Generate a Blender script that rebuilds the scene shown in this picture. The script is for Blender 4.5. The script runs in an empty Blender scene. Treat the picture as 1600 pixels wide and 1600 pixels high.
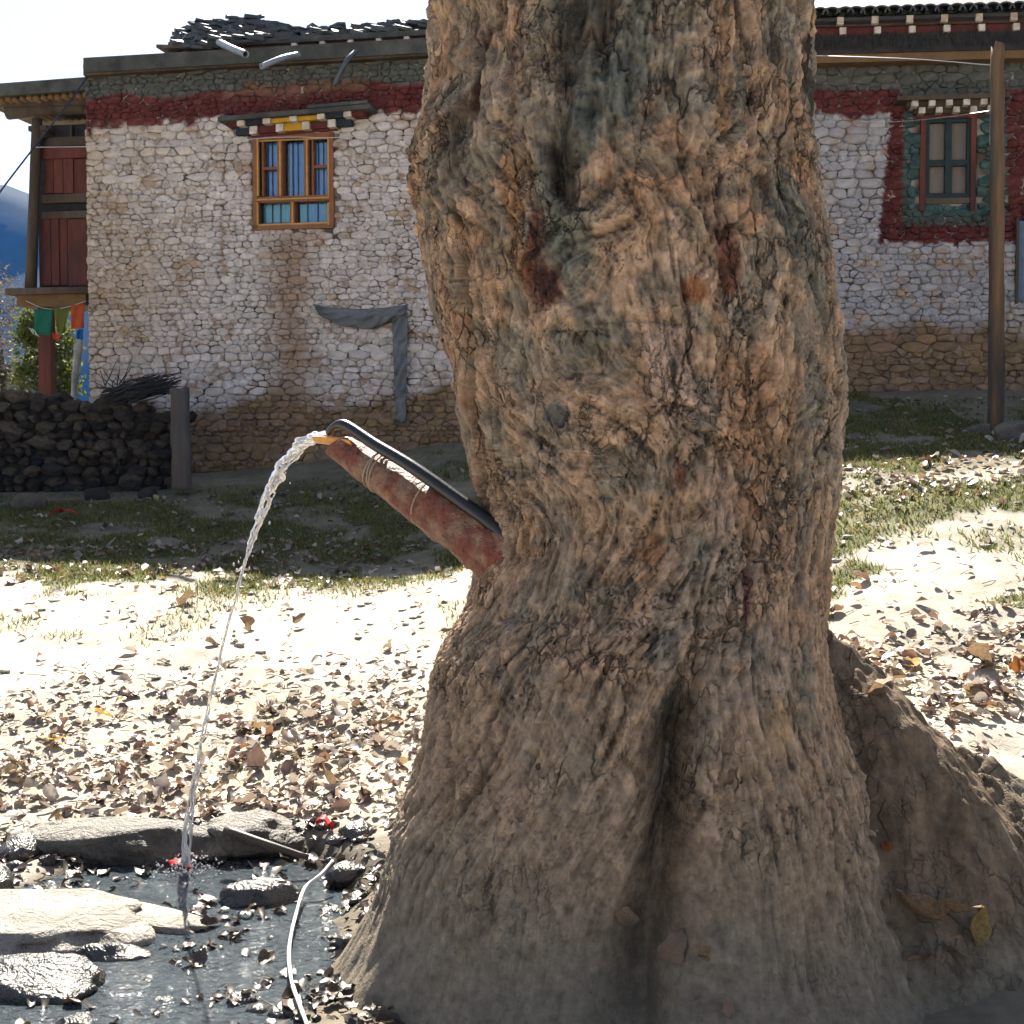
import bpy, bmesh, math, random
import numpy as np
from mathutils import Vector, noise as mnoise

R = math.radians
random.seed(7)
rng = np.random.default_rng(7)
scene = bpy.context.scene
COL = scene.collection

# ------------------------------------------------------------------ camera
CAM_Z, FPX = 1.70, 2200.0
PITCH = math.atan(100 / FPX)
cam_d = bpy.data.cameras.new("camera")
cam_d.sensor_width = 36.0
cam_d.lens = 36.0 * FPX / 1600.0
cam_d.clip_start, cam_d.clip_end = 0.05, 12000
cam = bpy.data.objects.new("camera", cam_d)
COL.objects.link(cam)
cam.location = (0, 0, CAM_Z)
cam.rotation_euler = (R(90) - PITCH, 0, 0)
scene.camera = cam

# ------------------------------------------------------------------ light
SUN_EL, SUN_AZ = 45.0, -6.0          # azimuth from +Y towards +X
world = bpy.data.worlds.new("World")
scene.world = world
world.use_nodes = True
nt = world.node_tree
bg = nt.nodes["Background"]
sky = nt.nodes.new("ShaderNodeTexSky")
sky.sky_type = 'NISHITA'
sky.sun_disc = False
sky.sun_elevation = R(SUN_EL)
sky.sun_rotation = R(SUN_AZ)
sky.altitude = 2500
sky.air_density = 1.0
sky.dust_density = 6.0
sky.ozone_density = 1.0
hsv = nt.nodes.new("ShaderNodeHueSaturation")
hsv.inputs["Saturation"].default_value = 0.5      # pale hazy sky
nt.links.new(sky.outputs[0], hsv.inputs["Color"])
nt.links.new(hsv.outputs[0], bg.inputs[0])
bg.inputs[1].default_value = 0.05
sun_d = bpy.data.lights.new("sun", 'SUN')
sun_d.energy = 5.0
sun_d.angle = R(0.53)
sun_d.color = (1.0, 0.93, 0.82)
sun = bpy.data.objects.new("sun", sun_d)
COL.objects.link(sun)
sv = Vector((math.sin(R(SUN_AZ)) * math.cos(R(SUN_EL)), math.cos(R(SUN_AZ)) * math.cos(R(SUN_EL)), math.sin(R(SUN_EL))))
sun.rotation_euler = sv.to_track_quat('Z', 'Y').to_euler()
sun.location = sv * 60
scene.view_settings.view_transform = 'Standard'
scene.view_settings.look = 'None'
scene.view_settings.gamma = 1.0
scene.view_settings.exposure = 1.86
scene.render.engine = 'CYCLES'
scene.cycles.use_denoising = True
scene.cycles.use_adaptive_sampling = True
scene.cycles.adaptive_threshold = 0.03
scene.cycles.adaptive_min_samples = 16
scene.cycles.max_bounces = 6
scene.cycles.diffuse_bounces = 3
scene.cycles.glossy_bounces = 3
scene.cycles.volume_bounces = 0
scene.cycles.transmission_bounces = 5
scene.cycles.caustics_reflective = False
scene.cycles.caustics_refractive = False
scene.cycles.sample_clamp_indirect = 8.0

# ------------------------------------------------------------------ numeric helpers
cp_, sp_ = math.cos(PITCH), math.sin(PITCH)

def ray(px, py):
    a, b = (px - 800) / FPX, (800 - py) / FPX
    return np.array([a, cp_ + b * sp_, -sp_ + b * cp_])

def at(px, py, D):
    r = ray(px, py)
    t = D / r[1]
    return np.array([r[0] * t, D, CAM_Z + r[2] * t])

def to_px(P):
    P = np.asarray(P, float)
    x, y, z = P[..., 0], P[..., 1], P[..., 2] - CAM_Z
    f = y * cp_ - z * sp_
    b = y * sp_ + z * cp_
    return 800 + FPX * x / f, 800 - FPX * b / f

_perm = np.random.default_rng(3).permutation(256)
_perm = np.concatenate([_perm, _perm, _perm])
_g3 = np.random.default_rng(5).normal(size=(256, 3))
_g3 /= np.linalg.norm(_g3, axis=1)[:, None]

_ga = np.random.default_rng(6).uniform(0, 2 * math.pi, 256)
_g2x, _g2y = np.cos(_ga), np.sin(_ga)

def _perlin2(x, y):
    xi, yi = np.floor(x).astype(np.int64), np.floor(y).astype(np.int64)
    xf, yf = x - xi, y - yi
    u, v = (t * t * t * (t * (t * 6 - 15) + 10) for t in (xf, yf))
    xi &= 255; yi &= 255
    def g(i, j):
        h = _perm[_perm[xi + i] + yi + j]
        return _g2x[h] * (xf - i) + _g2y[h] * (yf - j)
    a = g(0, 0); a += u * (g(1, 0) - a)
    b = g(0, 1); b += u * (g(1, 1) - b)
    return (a + v * (b - a)) * 1.4

def perlin(x, y, z=0.0, seed=0):
    if np.ndim(z) == 0:
        return _perlin2(np.asarray(x, float) + seed * 17.31 + float(z) * 5.3, np.asarray(y, float) + seed * 9.77 - float(z) * 3.7)
    x, y, z = np.broadcast_arrays(np.asarray(x, float), np.asarray(y, float), np.asarray(z, float))
    x = x + seed * 17.31; y = y + seed * 9.77; z = z + seed * 3.13
    xi, yi, zi = np.floor(x).astype(int), np.floor(y).astype(int), np.floor(z).astype(int)
    xf, yf, zf = x - xi, y - yi, z - zi
    u, v, w = (t * t * t * (t * (t * 6 - 15) + 10) for t in (xf, yf, zf))
    out = 0
    for i in (0, 1):
        for j in (0, 1):
            for k in (0, 1):
                h = _perm[_perm[_perm[(xi + i) & 255] + ((yi + j) & 255)] + ((zi + k) & 255)]
                g = _g3[h]
                d = g[..., 0] * (xf - i) + g[..., 1] * (yf - j) + g[..., 2] * (zf - k)
                out = out + d * (u if i else 1 - u) * (v if j else 1 - v) * (w if k else 1 - w)
    return out * 1.5

def fbm(x, y, z=0.0, o=4, seed=0):
    s, a, f = 0, 1.0, 1.0
    for k in range(o):
        s = s + a * perlin(np.asarray(x) * f, np.asarray(y) * f, np.asarray(z) * f, seed + k * 5)
        a *= 0.5; f *= 2.03
    return s

def sstep(a, b, x):
    t = np.clip((np.asarray(x, float) - a) / (b - a), 0, 1)
    return t * t * (3 - 2 * t)

# ------------------------------------------------------------------ materials
def mat(name, base=(0.5, 0.5, 0.5), rough=0.85, var=0.25, scale=6.0, bump=0.3, bscale=40.0, bdist=0.01,
        attr=None, spec=0.3, metal=0.0, tint=None, coord='Object', stretch=(1, 1, 1), rand=0.0, transl=0.0, obj_ramp=None, fleck=None, bump2=None):
    m = bpy.data.materials.new(name)
    m.use_nodes = True
    n, l = m.node_tree.nodes, m.node_tree.links
    p = n["Principled BSDF"]
    p.inputs["Roughness"].default_value = rough
    p.inputs["Specular IOR Level"].default_value = spec
    p.inputs["Metallic"].default_value = metal
    tc = n.new("ShaderNodeTexCoord")
    mp = n.new("ShaderNodeMapping")
    mp.inputs["Scale"].default_value = stretch
    l.new(tc.outputs[coord], mp.inputs[0])
    nz = n.new("ShaderNodeTexNoise")
    nz.inputs["Scale"].default_value = scale
    nz.inputs["Detail"].default_value = 4
    nz.inputs["Roughness"].default_value = 0.65
    l.new(mp.outputs[0], nz.inputs["Vector"])
    mr = n.new("ShaderNodeMapRange")
    mr.inputs["From Min"].default_value, mr.inputs["From Max"].default_value = 0.25, 0.75
    mr.inputs["To Min"].default_value, mr.inputs["To Max"].default_value = 1 - var, 1 + var
    l.new(nz.outputs["Fac"], mr.inputs["Value"])
    if attr:
        ca = n.new("ShaderNodeAttribute"); ca.attribute_name = attr
        src = ca.outputs["Color"]
    elif obj_ramp:
        oi = n.new("ShaderNodeObjectInfo")
        rp = n.new("ShaderNodeValToRGB")
        rp.color_ramp.interpolation = 'CONSTANT'
        while len(rp.color_ramp.elements) < len(obj_ramp):
            rp.color_ramp.elements.new(0.5)
        for i, c in enumerate(obj_ramp):
            rp.color_ramp.elements[i].position = i / len(obj_ramp)
            rp.color_ramp.elements[i].color = (*c, 1)
        l.new(oi.outputs["Random"], rp.inputs[0])
        src = rp.outputs[0]
    else:
        rgb = n.new("ShaderNodeRGB"); rgb.outputs[0].default_value = (*base, 1)
        src = rgb.outputs[0]
        if tint:
            mx = n.new("ShaderNodeMix"); mx.data_type = 'RGBA'
            nz2 = n.new("ShaderNodeTexNoise"); nz2.inputs["Scale"].default_value = scale * 0.45
            nz2.inputs["Detail"].default_value = 5
            l.new(mp.outputs[0], nz2.inputs["Vector"])
            cr = n.new("ShaderNodeMapRange")
            cr.inputs["From Min"].default_value, cr.inputs["From Max"].default_value = 0.42, 0.62
            l.new(nz2.outputs["Fac"], cr.inputs["Value"])
            l.new(cr.outputs[0], mx.inputs["Factor"])
            l.new(src, mx.inputs["A"])
            mx.inputs["B"].default_value = (*tint, 1)
            src = mx.outputs["Result"]
    if fleck:
        fc, fsc, f0, f1, famt = fleck
        nf = n.new("ShaderNodeTexNoise"); nf.inputs["Scale"].default_value = fsc; nf.inputs["Detail"].default_value = 4; nf.inputs["Roughness"].default_value = 0.72
        l.new(mp.outputs[0], nf.inputs["Vector"])
        fr_ = n.new("ShaderNodeMapRange"); fr_.inputs["From Min"].default_value, fr_.inputs["From Max"].default_value = f0, f1
        fr_.inputs["To Max"].default_value = famt
        l.new(nf.outputs["Fac"], fr_.inputs["Value"])
        mf = n.new("ShaderNodeMix"); mf.data_type = 'RGBA'
        l.new(fr_.outputs[0], mf.inputs["Factor"]); l.new(src, mf.inputs["A"]); mf.inputs["B"].default_value = (*fc, 1)
        src = mf.outputs["Result"]
    mul = n.new("ShaderNodeVectorMath"); mul.operation = 'SCALE'
    l.new(src, mul.inputs[0])
    if rand > 0:
        oi = n.new("ShaderNodeObjectInfo")
        mr2 = n.new("ShaderNodeMapRange")
        mr2.inputs["To Min"].default_value, mr2.inputs["To Max"].default_value = 1 - rand, 1 + rand
        l.new(oi.outputs["Random"], mr2.inputs["Value"])
        mm = n.new("ShaderNodeMath"); mm.operation = 'MULTIPLY'
        l.new(mr.outputs[0], mm.inputs[0]); l.new(mr2.outputs[0], mm.inputs[1])
        l.new(mm.outputs[0], mul.inputs["Scale"])
    else:
        l.new(mr.outputs[0], mul.inputs["Scale"])
    l.new(mul.outputs[0], p.inputs["Base Color"])
    if bump > 0:
        nb = n.new("ShaderNodeTexNoise")
        nb.inputs["Scale"].default_value = bscale
        nb.inputs["Detail"].default_value = 4
        nb.inputs["Roughness"].default_value = 0.7
        l.new(mp.outputs[0], nb.inputs["Vector"])
        bp = n.new("ShaderNodeBump")
        bp.inputs["Strength"].default_value = bump
        bp.inputs["Distance"].default_value = bdist
        l.new(nb.outputs["Fac"], bp.inputs["Height"])
        l.new(bp.outputs[0], p.inputs["Normal"])
        if bump2:
            nb2 = n.new("ShaderNodeTexNoise"); nb2.inputs["Scale"].default_value = bump2[0]; nb2.inputs["Detail"].default_value = 3; nb2.inputs["Roughness"].default_value = 0.75; nb2.inputs["Distortion"].default_value = 0.8
            l.new(mp.outputs[0], nb2.inputs["Vector"])
            b2 = n.new("ShaderNodeBump"); b2.inputs["Strength"].default_value = bump2[1]; b2.inputs["Distance"].default_value = bump2[2]
            l.new(nb2.outputs["Fac"], b2.inputs["Height"]); l.new(b2.outputs[0], bp.inputs["Normal"])
    if transl > 0:
        tr = n.new("ShaderNodeBsdfTranslucent")
        l.new(mul.outputs[0], tr.inputs["Color"])
        ms = n.new("ShaderNodeMixShader"); ms.inputs[0].default_value = transl
        l.new(p.outputs[0], ms.inputs[1]); l.new(tr.outputs[0], ms.inputs[2])
        l.new(ms.outputs[0], n["Material Output"].inputs["Surface"])
    return m

# ------------------------------------------------------------------ object helpers
def wloc(o):
    v = np.zeros(3)
    while o is not None:
        v += np.array(o.location); o = o.parent
    return v

def mk(name, V, F, m, parent=None, smooth=True, col=None, origin=None):
    """one mesh object from WORLD-space vertices; the part's verts are stored relative to its parent"""
    V = np.asarray(V, float)
    base = wloc(parent) if parent is not None else np.zeros(3)
    org = np.asarray(origin, float) if origin is not None else base.copy()
    me = bpy.data.meshes.new(name)
    Vl = V - org
    if isinstance(F, np.ndarray) and F.ndim == 2:
        nf, k = F.shape
        me.vertices.add(len(Vl)); me.vertices.foreach_set("co", Vl.ravel())
        me.loops.add(nf * k); me.loops.foreach_set("vertex_index", F.ravel().astype(np.int32))
        me.polygons.add(nf)
        me.polygons.foreach_set("loop_start", np.arange(0, nf * k, k, dtype=np.int32))
        me.polygons.foreach_set("loop_total", np.full(nf, k, dtype=np.int32))
        me.update(calc_edges=True)
    else:
        me.from_pydata(Vl.tolist(), [], [list(map(int, f)) for f in F])
        me.update()
    if smooth:
        me.polygons.foreach_set("use_smooth", np.ones(len(me.polygons), dtype=bool))
    if col is not None:
        col = np.asarray(col, float)
        a = me.color_attributes.new("Col", 'FLOAT_COLOR', 'POINT')
        c4 = np.ones((len(V), 4)); c4[:, :col.shape[1]] = col
        a.data.foreach_set("color", c4.ravel())
    if m is not None:
        me.materials.append(m)
    o = bpy.data.objects.new(name, me)
    COL.objects.link(o)
    if parent is not None:
        o.parent = parent
    o.location = org - base
    return o

def tag(o, label=None, cat=None, group=None, kind=None):
    if label: o["label"] = label
    if cat: o["category"] = cat
    if group: o["group"] = group
    if kind: o["kind"] = kind
    return o

def root(name, label, cat, loc, group=None):
    o = bpy.data.objects.new(name, None)
    COL.objects.link(o)
    o.location = loc
    o.empty_display_size = 0.1
    return tag(o, label, cat, group)

BOXF = [(0, 3, 2, 1), (4, 5, 6, 7), (0, 1, 5, 4), (1, 2, 6, 5), (2, 3, 7, 6), (3, 0, 4, 7)]

class MB:
    def __init__(s): s.V, s.F, s.C = [], [], []
    def add(s, V, F, c=None):
        b = len(s.V)
        s.V += [tuple(v) for v in V]
        s.F += [tuple(i + b for i in f) for f in F]
        s.C += [c if c is not None else (1, 1, 1)] * len(V)
    def build(s, name, m, parent=None, smooth=False, col=False, origin=None):
        return mk(name, s.V, s.F, m, parent, smooth, s.C if col else None, origin)

def tube_vf(path, rad, n=10, cap=True, flat=None, twist=0.0):
    P = np.asarray(path, float); N = len(P)
    rad = np.broadcast_to(np.asarray(rad, float), (N,))
    T = np.gradient(P, axis=0); T /= np.linalg.norm(T, axis=1)[:, None]
    up = np.array([0.0, 0, 1]) if abs(T[0][2]) < 0.9 else np.array([0.0, 1, 0])
    V, F = [], []
    a = np.cross(T[0], up); a /= np.linalg.norm(a)
    for i in range(N):
        a = a - T[i] * np.dot(a, T[i]); a /= np.linalg.norm(a)
        b = np.cross(a, T[i])
        fl = 1.0 if flat is None else (flat[i] if hasattr(flat, '__len__') else flat)
        for k in range(n):
            t = 2 * math.pi * k / n
            c, s_ = math.cos(t), math.sin(t) * fl
            tw = twist * i
            c2, s2 = c * math.cos(tw) - s_ * math.sin(tw), c * math.sin(tw) + s_ * math.cos(tw)
            V.append(P[i] + rad[i] * (a * c2 + b * s2))
    for i in range(N - 1):
        for k in range(n):
            k2 = (k + 1) % n
            F.append((i * n + k, i * n + k2, (i + 1) * n + k2, (i + 1) * n + k))
    if cap:
        F.append(tuple(reversed(range(n)))); F.append(tuple(range((N - 1) * n, N * n)))
    return V, F

def spline(pts, n):
    """Catmull-Rom through points"""
    P = np.asarray(pts, float)
    P = np.vstack([2 * P[0] - P[1], P, 2 * P[-1] - P[-2]])
    out = []
    m = len(P) - 3
    for t in np.linspace(0, m, n):
        i = min(int(t), m - 1); f = t - i
        p0, p1, p2, p3 = P[i], P[i + 1], P[i + 2], P[i + 3]
        out.append(0.5 * (2 * p1 + (p2 - p0) * f + (2 * p0 - 5 * p1 + 4 * p2 - p3) * f * f + (3 * p1 - p0 - 3 * p2 + p3) * f ** 3))
    return np.array(out)

_ico_cache = {}
def ico(sub):
    if sub not in _ico_cache:
        bm = bmesh.new(); bmesh.ops.create_icosphere(bm, subdivisions=sub, radius=1.0)
        V = np.array([v.co[:] for v in bm.verts]); F = np.array([[v.index for v in f.verts] for f in bm.faces]); bm.free()
        _ico_cache[sub] = (V, F)
    return _ico_cache[sub]

def rock_vf(size, seed, sub=3, rough=0.28, flat_top=None):
    V, F = ico(sub)
    V = V.copy()
    d = 1 + rough * fbm(V[:, 0] * 1.1, V[:, 1] * 1.1, V[:, 2] * 1.1, 4, seed) * 1.2
    V = V * d[:, None]
    r2 = np.random.default_rng(seed)
    for _ in range(5):
        n = r2.normal(size=3); n /= np.linalg.norm(n); h = r2.uniform(0.62, 0.88)
        q = V @ n
        V = V - np.outer(np.maximum(q - h, 0) * 0.8, n)
    V = V * np.asarray(size)
    if flat_top is not None:
        top = flat_top
        V[:, 2] = np.where(V[:, 2] > top, top + (V[:, 2] - top) * 0.2, V[:, 2])
    return V, F

# ================================================================== GROUND
CP = [(0, 1, -0.16), (-2, 2, -0.2), (2, 2, -0.12), (0, -4, -0.15), (-6, -4, -0.15), (6, -4, -0.05), (-6, 2, -0.15), (6, 2, 0.15),
      (0.4, 4.0, -0.17), (0.4, 5.1, -0.10), (1.5, 4.5, -0.14), (2.4, 4.7, -0.03), (-0.6, 4.3, -0.2)]
def cpp(px, py, D):
    CP.append(tuple(at(px, py, D)))
for a in [(300, 1232, 7.2), (300, 1100, 8.5), (300, 1000, 10.0), (300, 888, 12.6), (300, 800, 16.0), (300, 738, 19.3),
          (30, 1240, 7.2), (30, 1100, 8.5), (30, 1000, 10.0), (30, 888, 12.6), (60, 790, 16.4),
          (600, 1240, 6.9), (640, 1100, 8.2), (650, 1000, 9.6), (680, 888, 12.4), (690, 790, 15.6), (700, 692, 18.6),
          (1450, 1165, 6.3), (1450, 1010, 7.9), (1450, 860, 9.6), (1450, 728, 11.7), (1450, 670, 14.8), (1450, 608, 17.8),
          (1600, 1190, 6.3), (1600, 1000, 7.9), (1600, 850, 9.6), (1600, 722, 11.6), (1555, 680, 14.9), (1600, 606, 17.7),
          (1330, 728, 11.8), (1330, 612, 17.9), (1000, 1000, 8.6), (1000, 800, 12.2), (1000, 650, 18.2)]:
    cpp(*a)
CP += [(-9, 6, 0.0), (-9, 12, 0.5), (-9, 20, 1.3), (9, 6, 0.7), (9, 12, 1.9), (9, 20, 2.7), (-9, 28, 1.6), (0, 28, 2.2), (9, 28, 2.8),
       (-2.7, 4.4, -0.2), (-3.0, 5.4, -0.18), (-3.2, 6.5, -0.12)]
CPa = np.array(CP)
def _tps(r):
    return np.where(r > 1e-9, r * r * np.log(np.maximum(r, 1e-9)), 0.0)
_n = len(CPa)
_K = _tps(np.hypot(CPa[:, None, 0] - CPa[None, :, 0], CPa[:, None, 1] - CPa[None, :, 1])) + np.eye(_n) * 0.02
_Pm = np.c_[np.ones(_n), CPa[:, 0], CPa[:, 1]]
_A = np.zeros((_n + 3, _n + 3)); _A[:_n, :_n] = _K; _A[:_n, _n:] = _Pm; _A[_n:, :_n] = _Pm.T
_w = np.linalg.solve(_A, np.r_[CPa[:, 2], 0, 0, 0])

POOL_Z = -0.20
def pool_mask(x, y):
    # wet hollow between the stones, left of the trunk
    cx, cy = -1.42, 5.45
    e = np.hypot((x - cx) / (0.86 + 0.12 * perlin(x * 2, y * 2, 3.1)), (y - cy) / (1.30 + 0.15 * perlin(x * 1.7, y * 1.7, 8.1)))
    return 1 - sstep(0.72, 1.06, e)

def H(x, y, fine=True):
    x = np.asarray(x, float); y = np.asarray(y, float)
    shp = x.shape
    xc, yc = np.clip(x, -10, 10).ravel(), np.clip(y, -5, 28).ravel()
    out = np.empty(len(xc))
    for s in range(0, len(xc), 20000):
        e = s + 20000
        r = np.hypot(xc[s:e, None] - CPa[None, :, 0], yc[s:e, None] - CPa[None, :, 1])
        out[s:e] = _tps(r) @ _w[:_n] + _w[_n] + _w[_n + 1] * xc[s:e] + _w[_n + 2] * yc[s:e]
    z = out.reshape(shp)
    pm = pool_mask(x, y)
    z = z * (1 - pm) + (-0.268 + 0.055 * fbm(x * 4, y * 4, 0, 3, 11)) * pm
    if fine:
        z = z + 0.016 * fbm(x * 2.2, y * 2.2, 0, 4, 21) * sstep(2.0, 5.0, y) + 0.006 * fbm(x * 9, y * 9, 0, 3, 31)
    return z

xs = np.unique(np.r_[-1500, -900, -300, -120, -60, -30, np.arange(-20, -4.6, 0.4), np.arange(-4.6, 5.4, 0.035), np.arange(5.4, 20, 0.4), 30, 60, 120, 300, 900, 1500])
ys = np.unique(np.r_[-1500, -900, -300, -100, -40, -20, np.arange(-12, 2.6, 0.4), np.arange(2.6, 9, 0.03), np.arange(9, 13.5, 0.05), np.arange(13.5, 20, 0.1), np.arange(20, 30, 0.6), 40, 70, 150, 400, 1000, 1900])
GX, GY = np.meshgrid(xs, ys)
GZ = H(GX, GY)
nx, ny = len(xs), len(ys)
idx = np.arange(nx * ny).reshape(ny, nx)
GF = np.stack([idx[:-1, :-1], idx[:-1, 1:], idx[1:, 1:], idx[1:, :-1]], -1).reshape(-1, 4)
def grass_mask(x, y):
    """grassy strip below the house, thin tufts elsewhere"""
    b = sstep(11.0, 12.2, y + 0.5 * fbm(x * 0.8, y * 0.8, 0, 3, 41) - np.where(x > 1, -1.6, 0)) * (1 - sstep(16.2, 18.0, y + np.where(x > 1, 0.6, 0)))
    n = sstep(-0.40, 0.12, fbm(x * 1.3, y * 0.9, 0, 4, 43))
    far = b * n
    small = sstep(0.28, 0.5, fbm(x * 0.9, y * 0.9, 0, 3, 47)) * sstep(7.0, 8.0, y) * np.where(x > 1.2, 1.0, 0.25)
    return np.clip(np.maximum(far, small), 0, 1)
gm = grass_mask(GX, GY)
n1 = fbm(GX * 0.9, GY * 0.9, 0, 5, 51)[..., None]
n2 = fbm(GX * 5, GY * 5, 0, 3, 53)[..., None]
dirt = np.array([0.40, 0.36, 0.295]) * (1 + 0.28 * n1 + 0.18 * n2)
litter = np.array([0.27, 0.21, 0.14])
damp = np.array([0.060, 0.048, 0.034])
green = np.array([0.085, 0.10, 0.035]) * (1 + 0.4 * n2)
foot_shade = np.array([0.165, 0.142, 0.106]) * (1 + 0.15 * n1 + 0.12 * n2)  # same dirt, painted darker for the trunk's shade
gc = dirt
lm = (sstep(6.5, 7.0, GY) * (1 - sstep(8.4, 9.8, GY + 0.6 * n1[..., 0])))[..., None] * sstep(-0.35, 0.25, n2 + 0.6 * n1)
gc = gc * (1 - 0.25 * lm) + litter * 0.25 * lm
yard = (sstep(11.9, 12.8, GY + 0.3 * n1[..., 0] + np.where(GX > 1, 1.0, 0)) * (1 - sstep(26, 40, GY)))[..., None]  # dark grassy earth, with the house's shade also put into the colour
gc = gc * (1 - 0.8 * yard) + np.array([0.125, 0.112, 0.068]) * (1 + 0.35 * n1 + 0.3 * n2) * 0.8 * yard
gc = gc * (1 - gm[..., None] * 0.85) + green * gm[..., None] * 0.85
dm = np.clip(pool_mask(GX, GY) * 1.3 + (1 - sstep(0.8, 1.5, np.hypot((GX + 1.1) / 1.25, (GY - 5.0) / 1.35))) * 0.8, 0, 1)[..., None]
gc = gc * (1 - dm) + damp * dm
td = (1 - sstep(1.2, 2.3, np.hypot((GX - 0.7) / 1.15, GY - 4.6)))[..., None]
gc = gc * (1 - td) + foot_shade * td
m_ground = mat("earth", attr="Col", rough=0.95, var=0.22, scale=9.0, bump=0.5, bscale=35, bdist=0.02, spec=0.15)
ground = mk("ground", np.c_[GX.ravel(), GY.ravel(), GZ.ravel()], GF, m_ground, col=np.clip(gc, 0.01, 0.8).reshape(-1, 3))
tag(ground, kind="structure")

def hz(x, y):
    return float(H(np.array([x]), np.array([y]))[0])

# ================================================================== TREE
TREE = root("poplar_tree", "massive old tree with furrowed brown bark and a carved water spout in its trunk", "tree", (0.45, 5.15, 0.0))
CY = 5.15
Ltab = np.array([(0, 668), (60, 671), (150, 661), (195, 648), (260, 642), (330, 650), (400, 660), (470, 671), (520, 688), (560, 699), (620, 712), (700, 731), (760, 748),
                 (790, 760), (830, 768), (865, 760), (900, 744), (950, 733), (985, 708), (1030, 690), (1080, 682), (1150, 674), (1230, 662), (1290, 655), (1400, 655), (1600, 655)], float)
Rtab = np.array([(0, 1276), (100, 1276), (200, 1279), (300, 1291), (400, 1309), (500, 1322), (560, 1330), (640, 1335), (700, 1326), (760, 1318), (820, 1310), (900, 1302), (950, 1300),
                 (1000, 1300), (1050, 1306), (1100, 1318), (1150, 1330), (1200, 1342), (1280, 1352), (1350, 1352), (1430, 1352), (1600, 1352)], float)
ztab = np.array([at(800, p, 5.02)[2] for p in np.arange(0, 1601, 10)])[::-1]
def _edge(tab):
    py = np.arange(0, 1601, 10)
    return ((np.interp(py, tab[:, 0], tab[:, 1]) - 800) / FPX * 5.02)[::-1]
_Lx, _Rx = _edge(Ltab), _edge(Rtab)
def trunk_c_w(z):
    l = np.interp(z, ztab, _Lx); r = np.interp(z, ztab, _Rx)
    over = np.clip(z - ztab[-1], 0, None)
    return (l + r) / 2 - 0.02 * over, (r - l) / 2 * (1 + 0.02 * over)

NZ, NA, NB = 1040, 680, 50
zz = np.r_[np.linspace(-0.42, 3.62, NZ), np.linspace(3.68, 5.6, 36)]
th_f = np.linspace(R(-112), R(112), NA)
th_b = np.linspace(R(112), R(248), NB + 2)[1:-1]
th = np.r_[th_f, th_b]
TH, ZZ = np.meshgrid(th, zz)
cxz, wz = trunk_c_w(zz)
CX, WZ = cxz[:, None] + 0 * TH, wz[:, None] + 0 * TH
def gauss(d, s): return np.exp(-(d / s) ** 2)
def wrapd(a): return (a + math.pi) % (2 * math.pi) - math.pi
TW = wrapd(TH)

def macro_r(T, Z, W):
    zp = np.clip(Z, -0.4, None)
    r = W * (1.0 - 0.07 * np.cos(T) * sstep(0.9, 1.6, Z))
    # buttress flare
    r = r + 0.40 * np.where(T > R(-82), gauss(T - R(-82), R(30)), gauss(T - R(-82), R(40))) * np.exp(-(zp + 0.25) / 0.40)
    r = r + 0.40 * np.where(T > R(66), gauss(T - R(66), R(22)), gauss(T - R(66), R(34))) * np.exp(-(zp + 0.25) / 0.34)
    r = r + 0.24 * gauss(T - R(-8), R(42)) * np.exp(-(zp + 0.2) / 0.36)
    r = r + 0.16 * gauss(T - R(22), R(16)) * np.exp(-(zp + 0.2) / 0.5)
    r = r + 0.15 * np.exp(-(zp + 0.2) / 0.25) * sstep(R(90), R(140), np.abs(T))
    # the folded valley between the two front buttresses
    gth = R(2) + R(11) * sstep(0.35, 1.15, Z) - R(5) * sstep(0.4, 0.0, Z)
    depth = 0.23 * sstep(1.14, 0.70, Z) * sstep(-0.42, 0.0, Z) + 0.03
    depth = depth * sstep(1.35, 1.0, Z)
    wd = R(4.2) + R(2.6) * sstep(0.9, 0.2, Z)
    d = T - gth
    r = r - depth * np.where(d > 0, gauss(d, wd * 0.55), gauss(d, wd * 1.35))
    return r

def upsample(c, k, shape):
    h, w = c.shape
    yy = np.clip(np.arange(shape[0]) / k, 0, h - 1.001); xx = np.clip(np.arange(shape[1]) / k, 0, w - 1.001)
    y0, x0 = yy.astype(int), xx.astype(int); fy, fx = (yy - y0)[:, None], (xx - x0)[None]
    y1, x1 = np.minimum(y0 + 1, h - 1), np.minimum(x0 + 1, w - 1)
    t = c[y0] * (1 - fy) + c[y1] * fy
    return t[:, x0] * (1 - fx) + t[:, x1] * fx

def tf_(fa, fz, o, seed, dx=None):
    """fbm over the bark, sampled only as finely as its own detail needs"""
    k = int(np.clip(1 / (max(fa, fz) * 2 ** (o - 1)) / (4.5 * 0.004), 1, 8))
    a, z = AA[::k, ::k], ZZ[::k, ::k]
    d = 0 if dx is None else dx[::k, ::k]
    return upsample(fbm(a * fa + d, z * fz, 0, o, seed), k, AA.shape)

MR = macro_r(TW, ZZ, WZ)
AA = TW * 0.72
foldn = 0.050 * tf_(3.4, 0.7, 3, 111, 0.5 * ZZ) + 0.028 * np.abs(tf_(7.5, 1.2, 3, 113, 0.9 * ZZ))
MR = MR + foldn * np.exp(-(ZZ + 0.2) / 0.75)     # root folds fanning out at the foot
AA = TW * 0.72                       # metres along the circumference, roughly
# big lumps
lump = 0.030 * tf_(1.6, 1.1, 3, 61) + 0.007 * tf_(4.2, 2.6, 3, 63)
vert_up = sstep(2.1, 3.0, ZZ)
lump = lump + 0.020 * vert_up * tf_(5.5, 0.55, 3, 67, 0.6 * tf_(2, 1.5, 2, 65))

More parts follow.
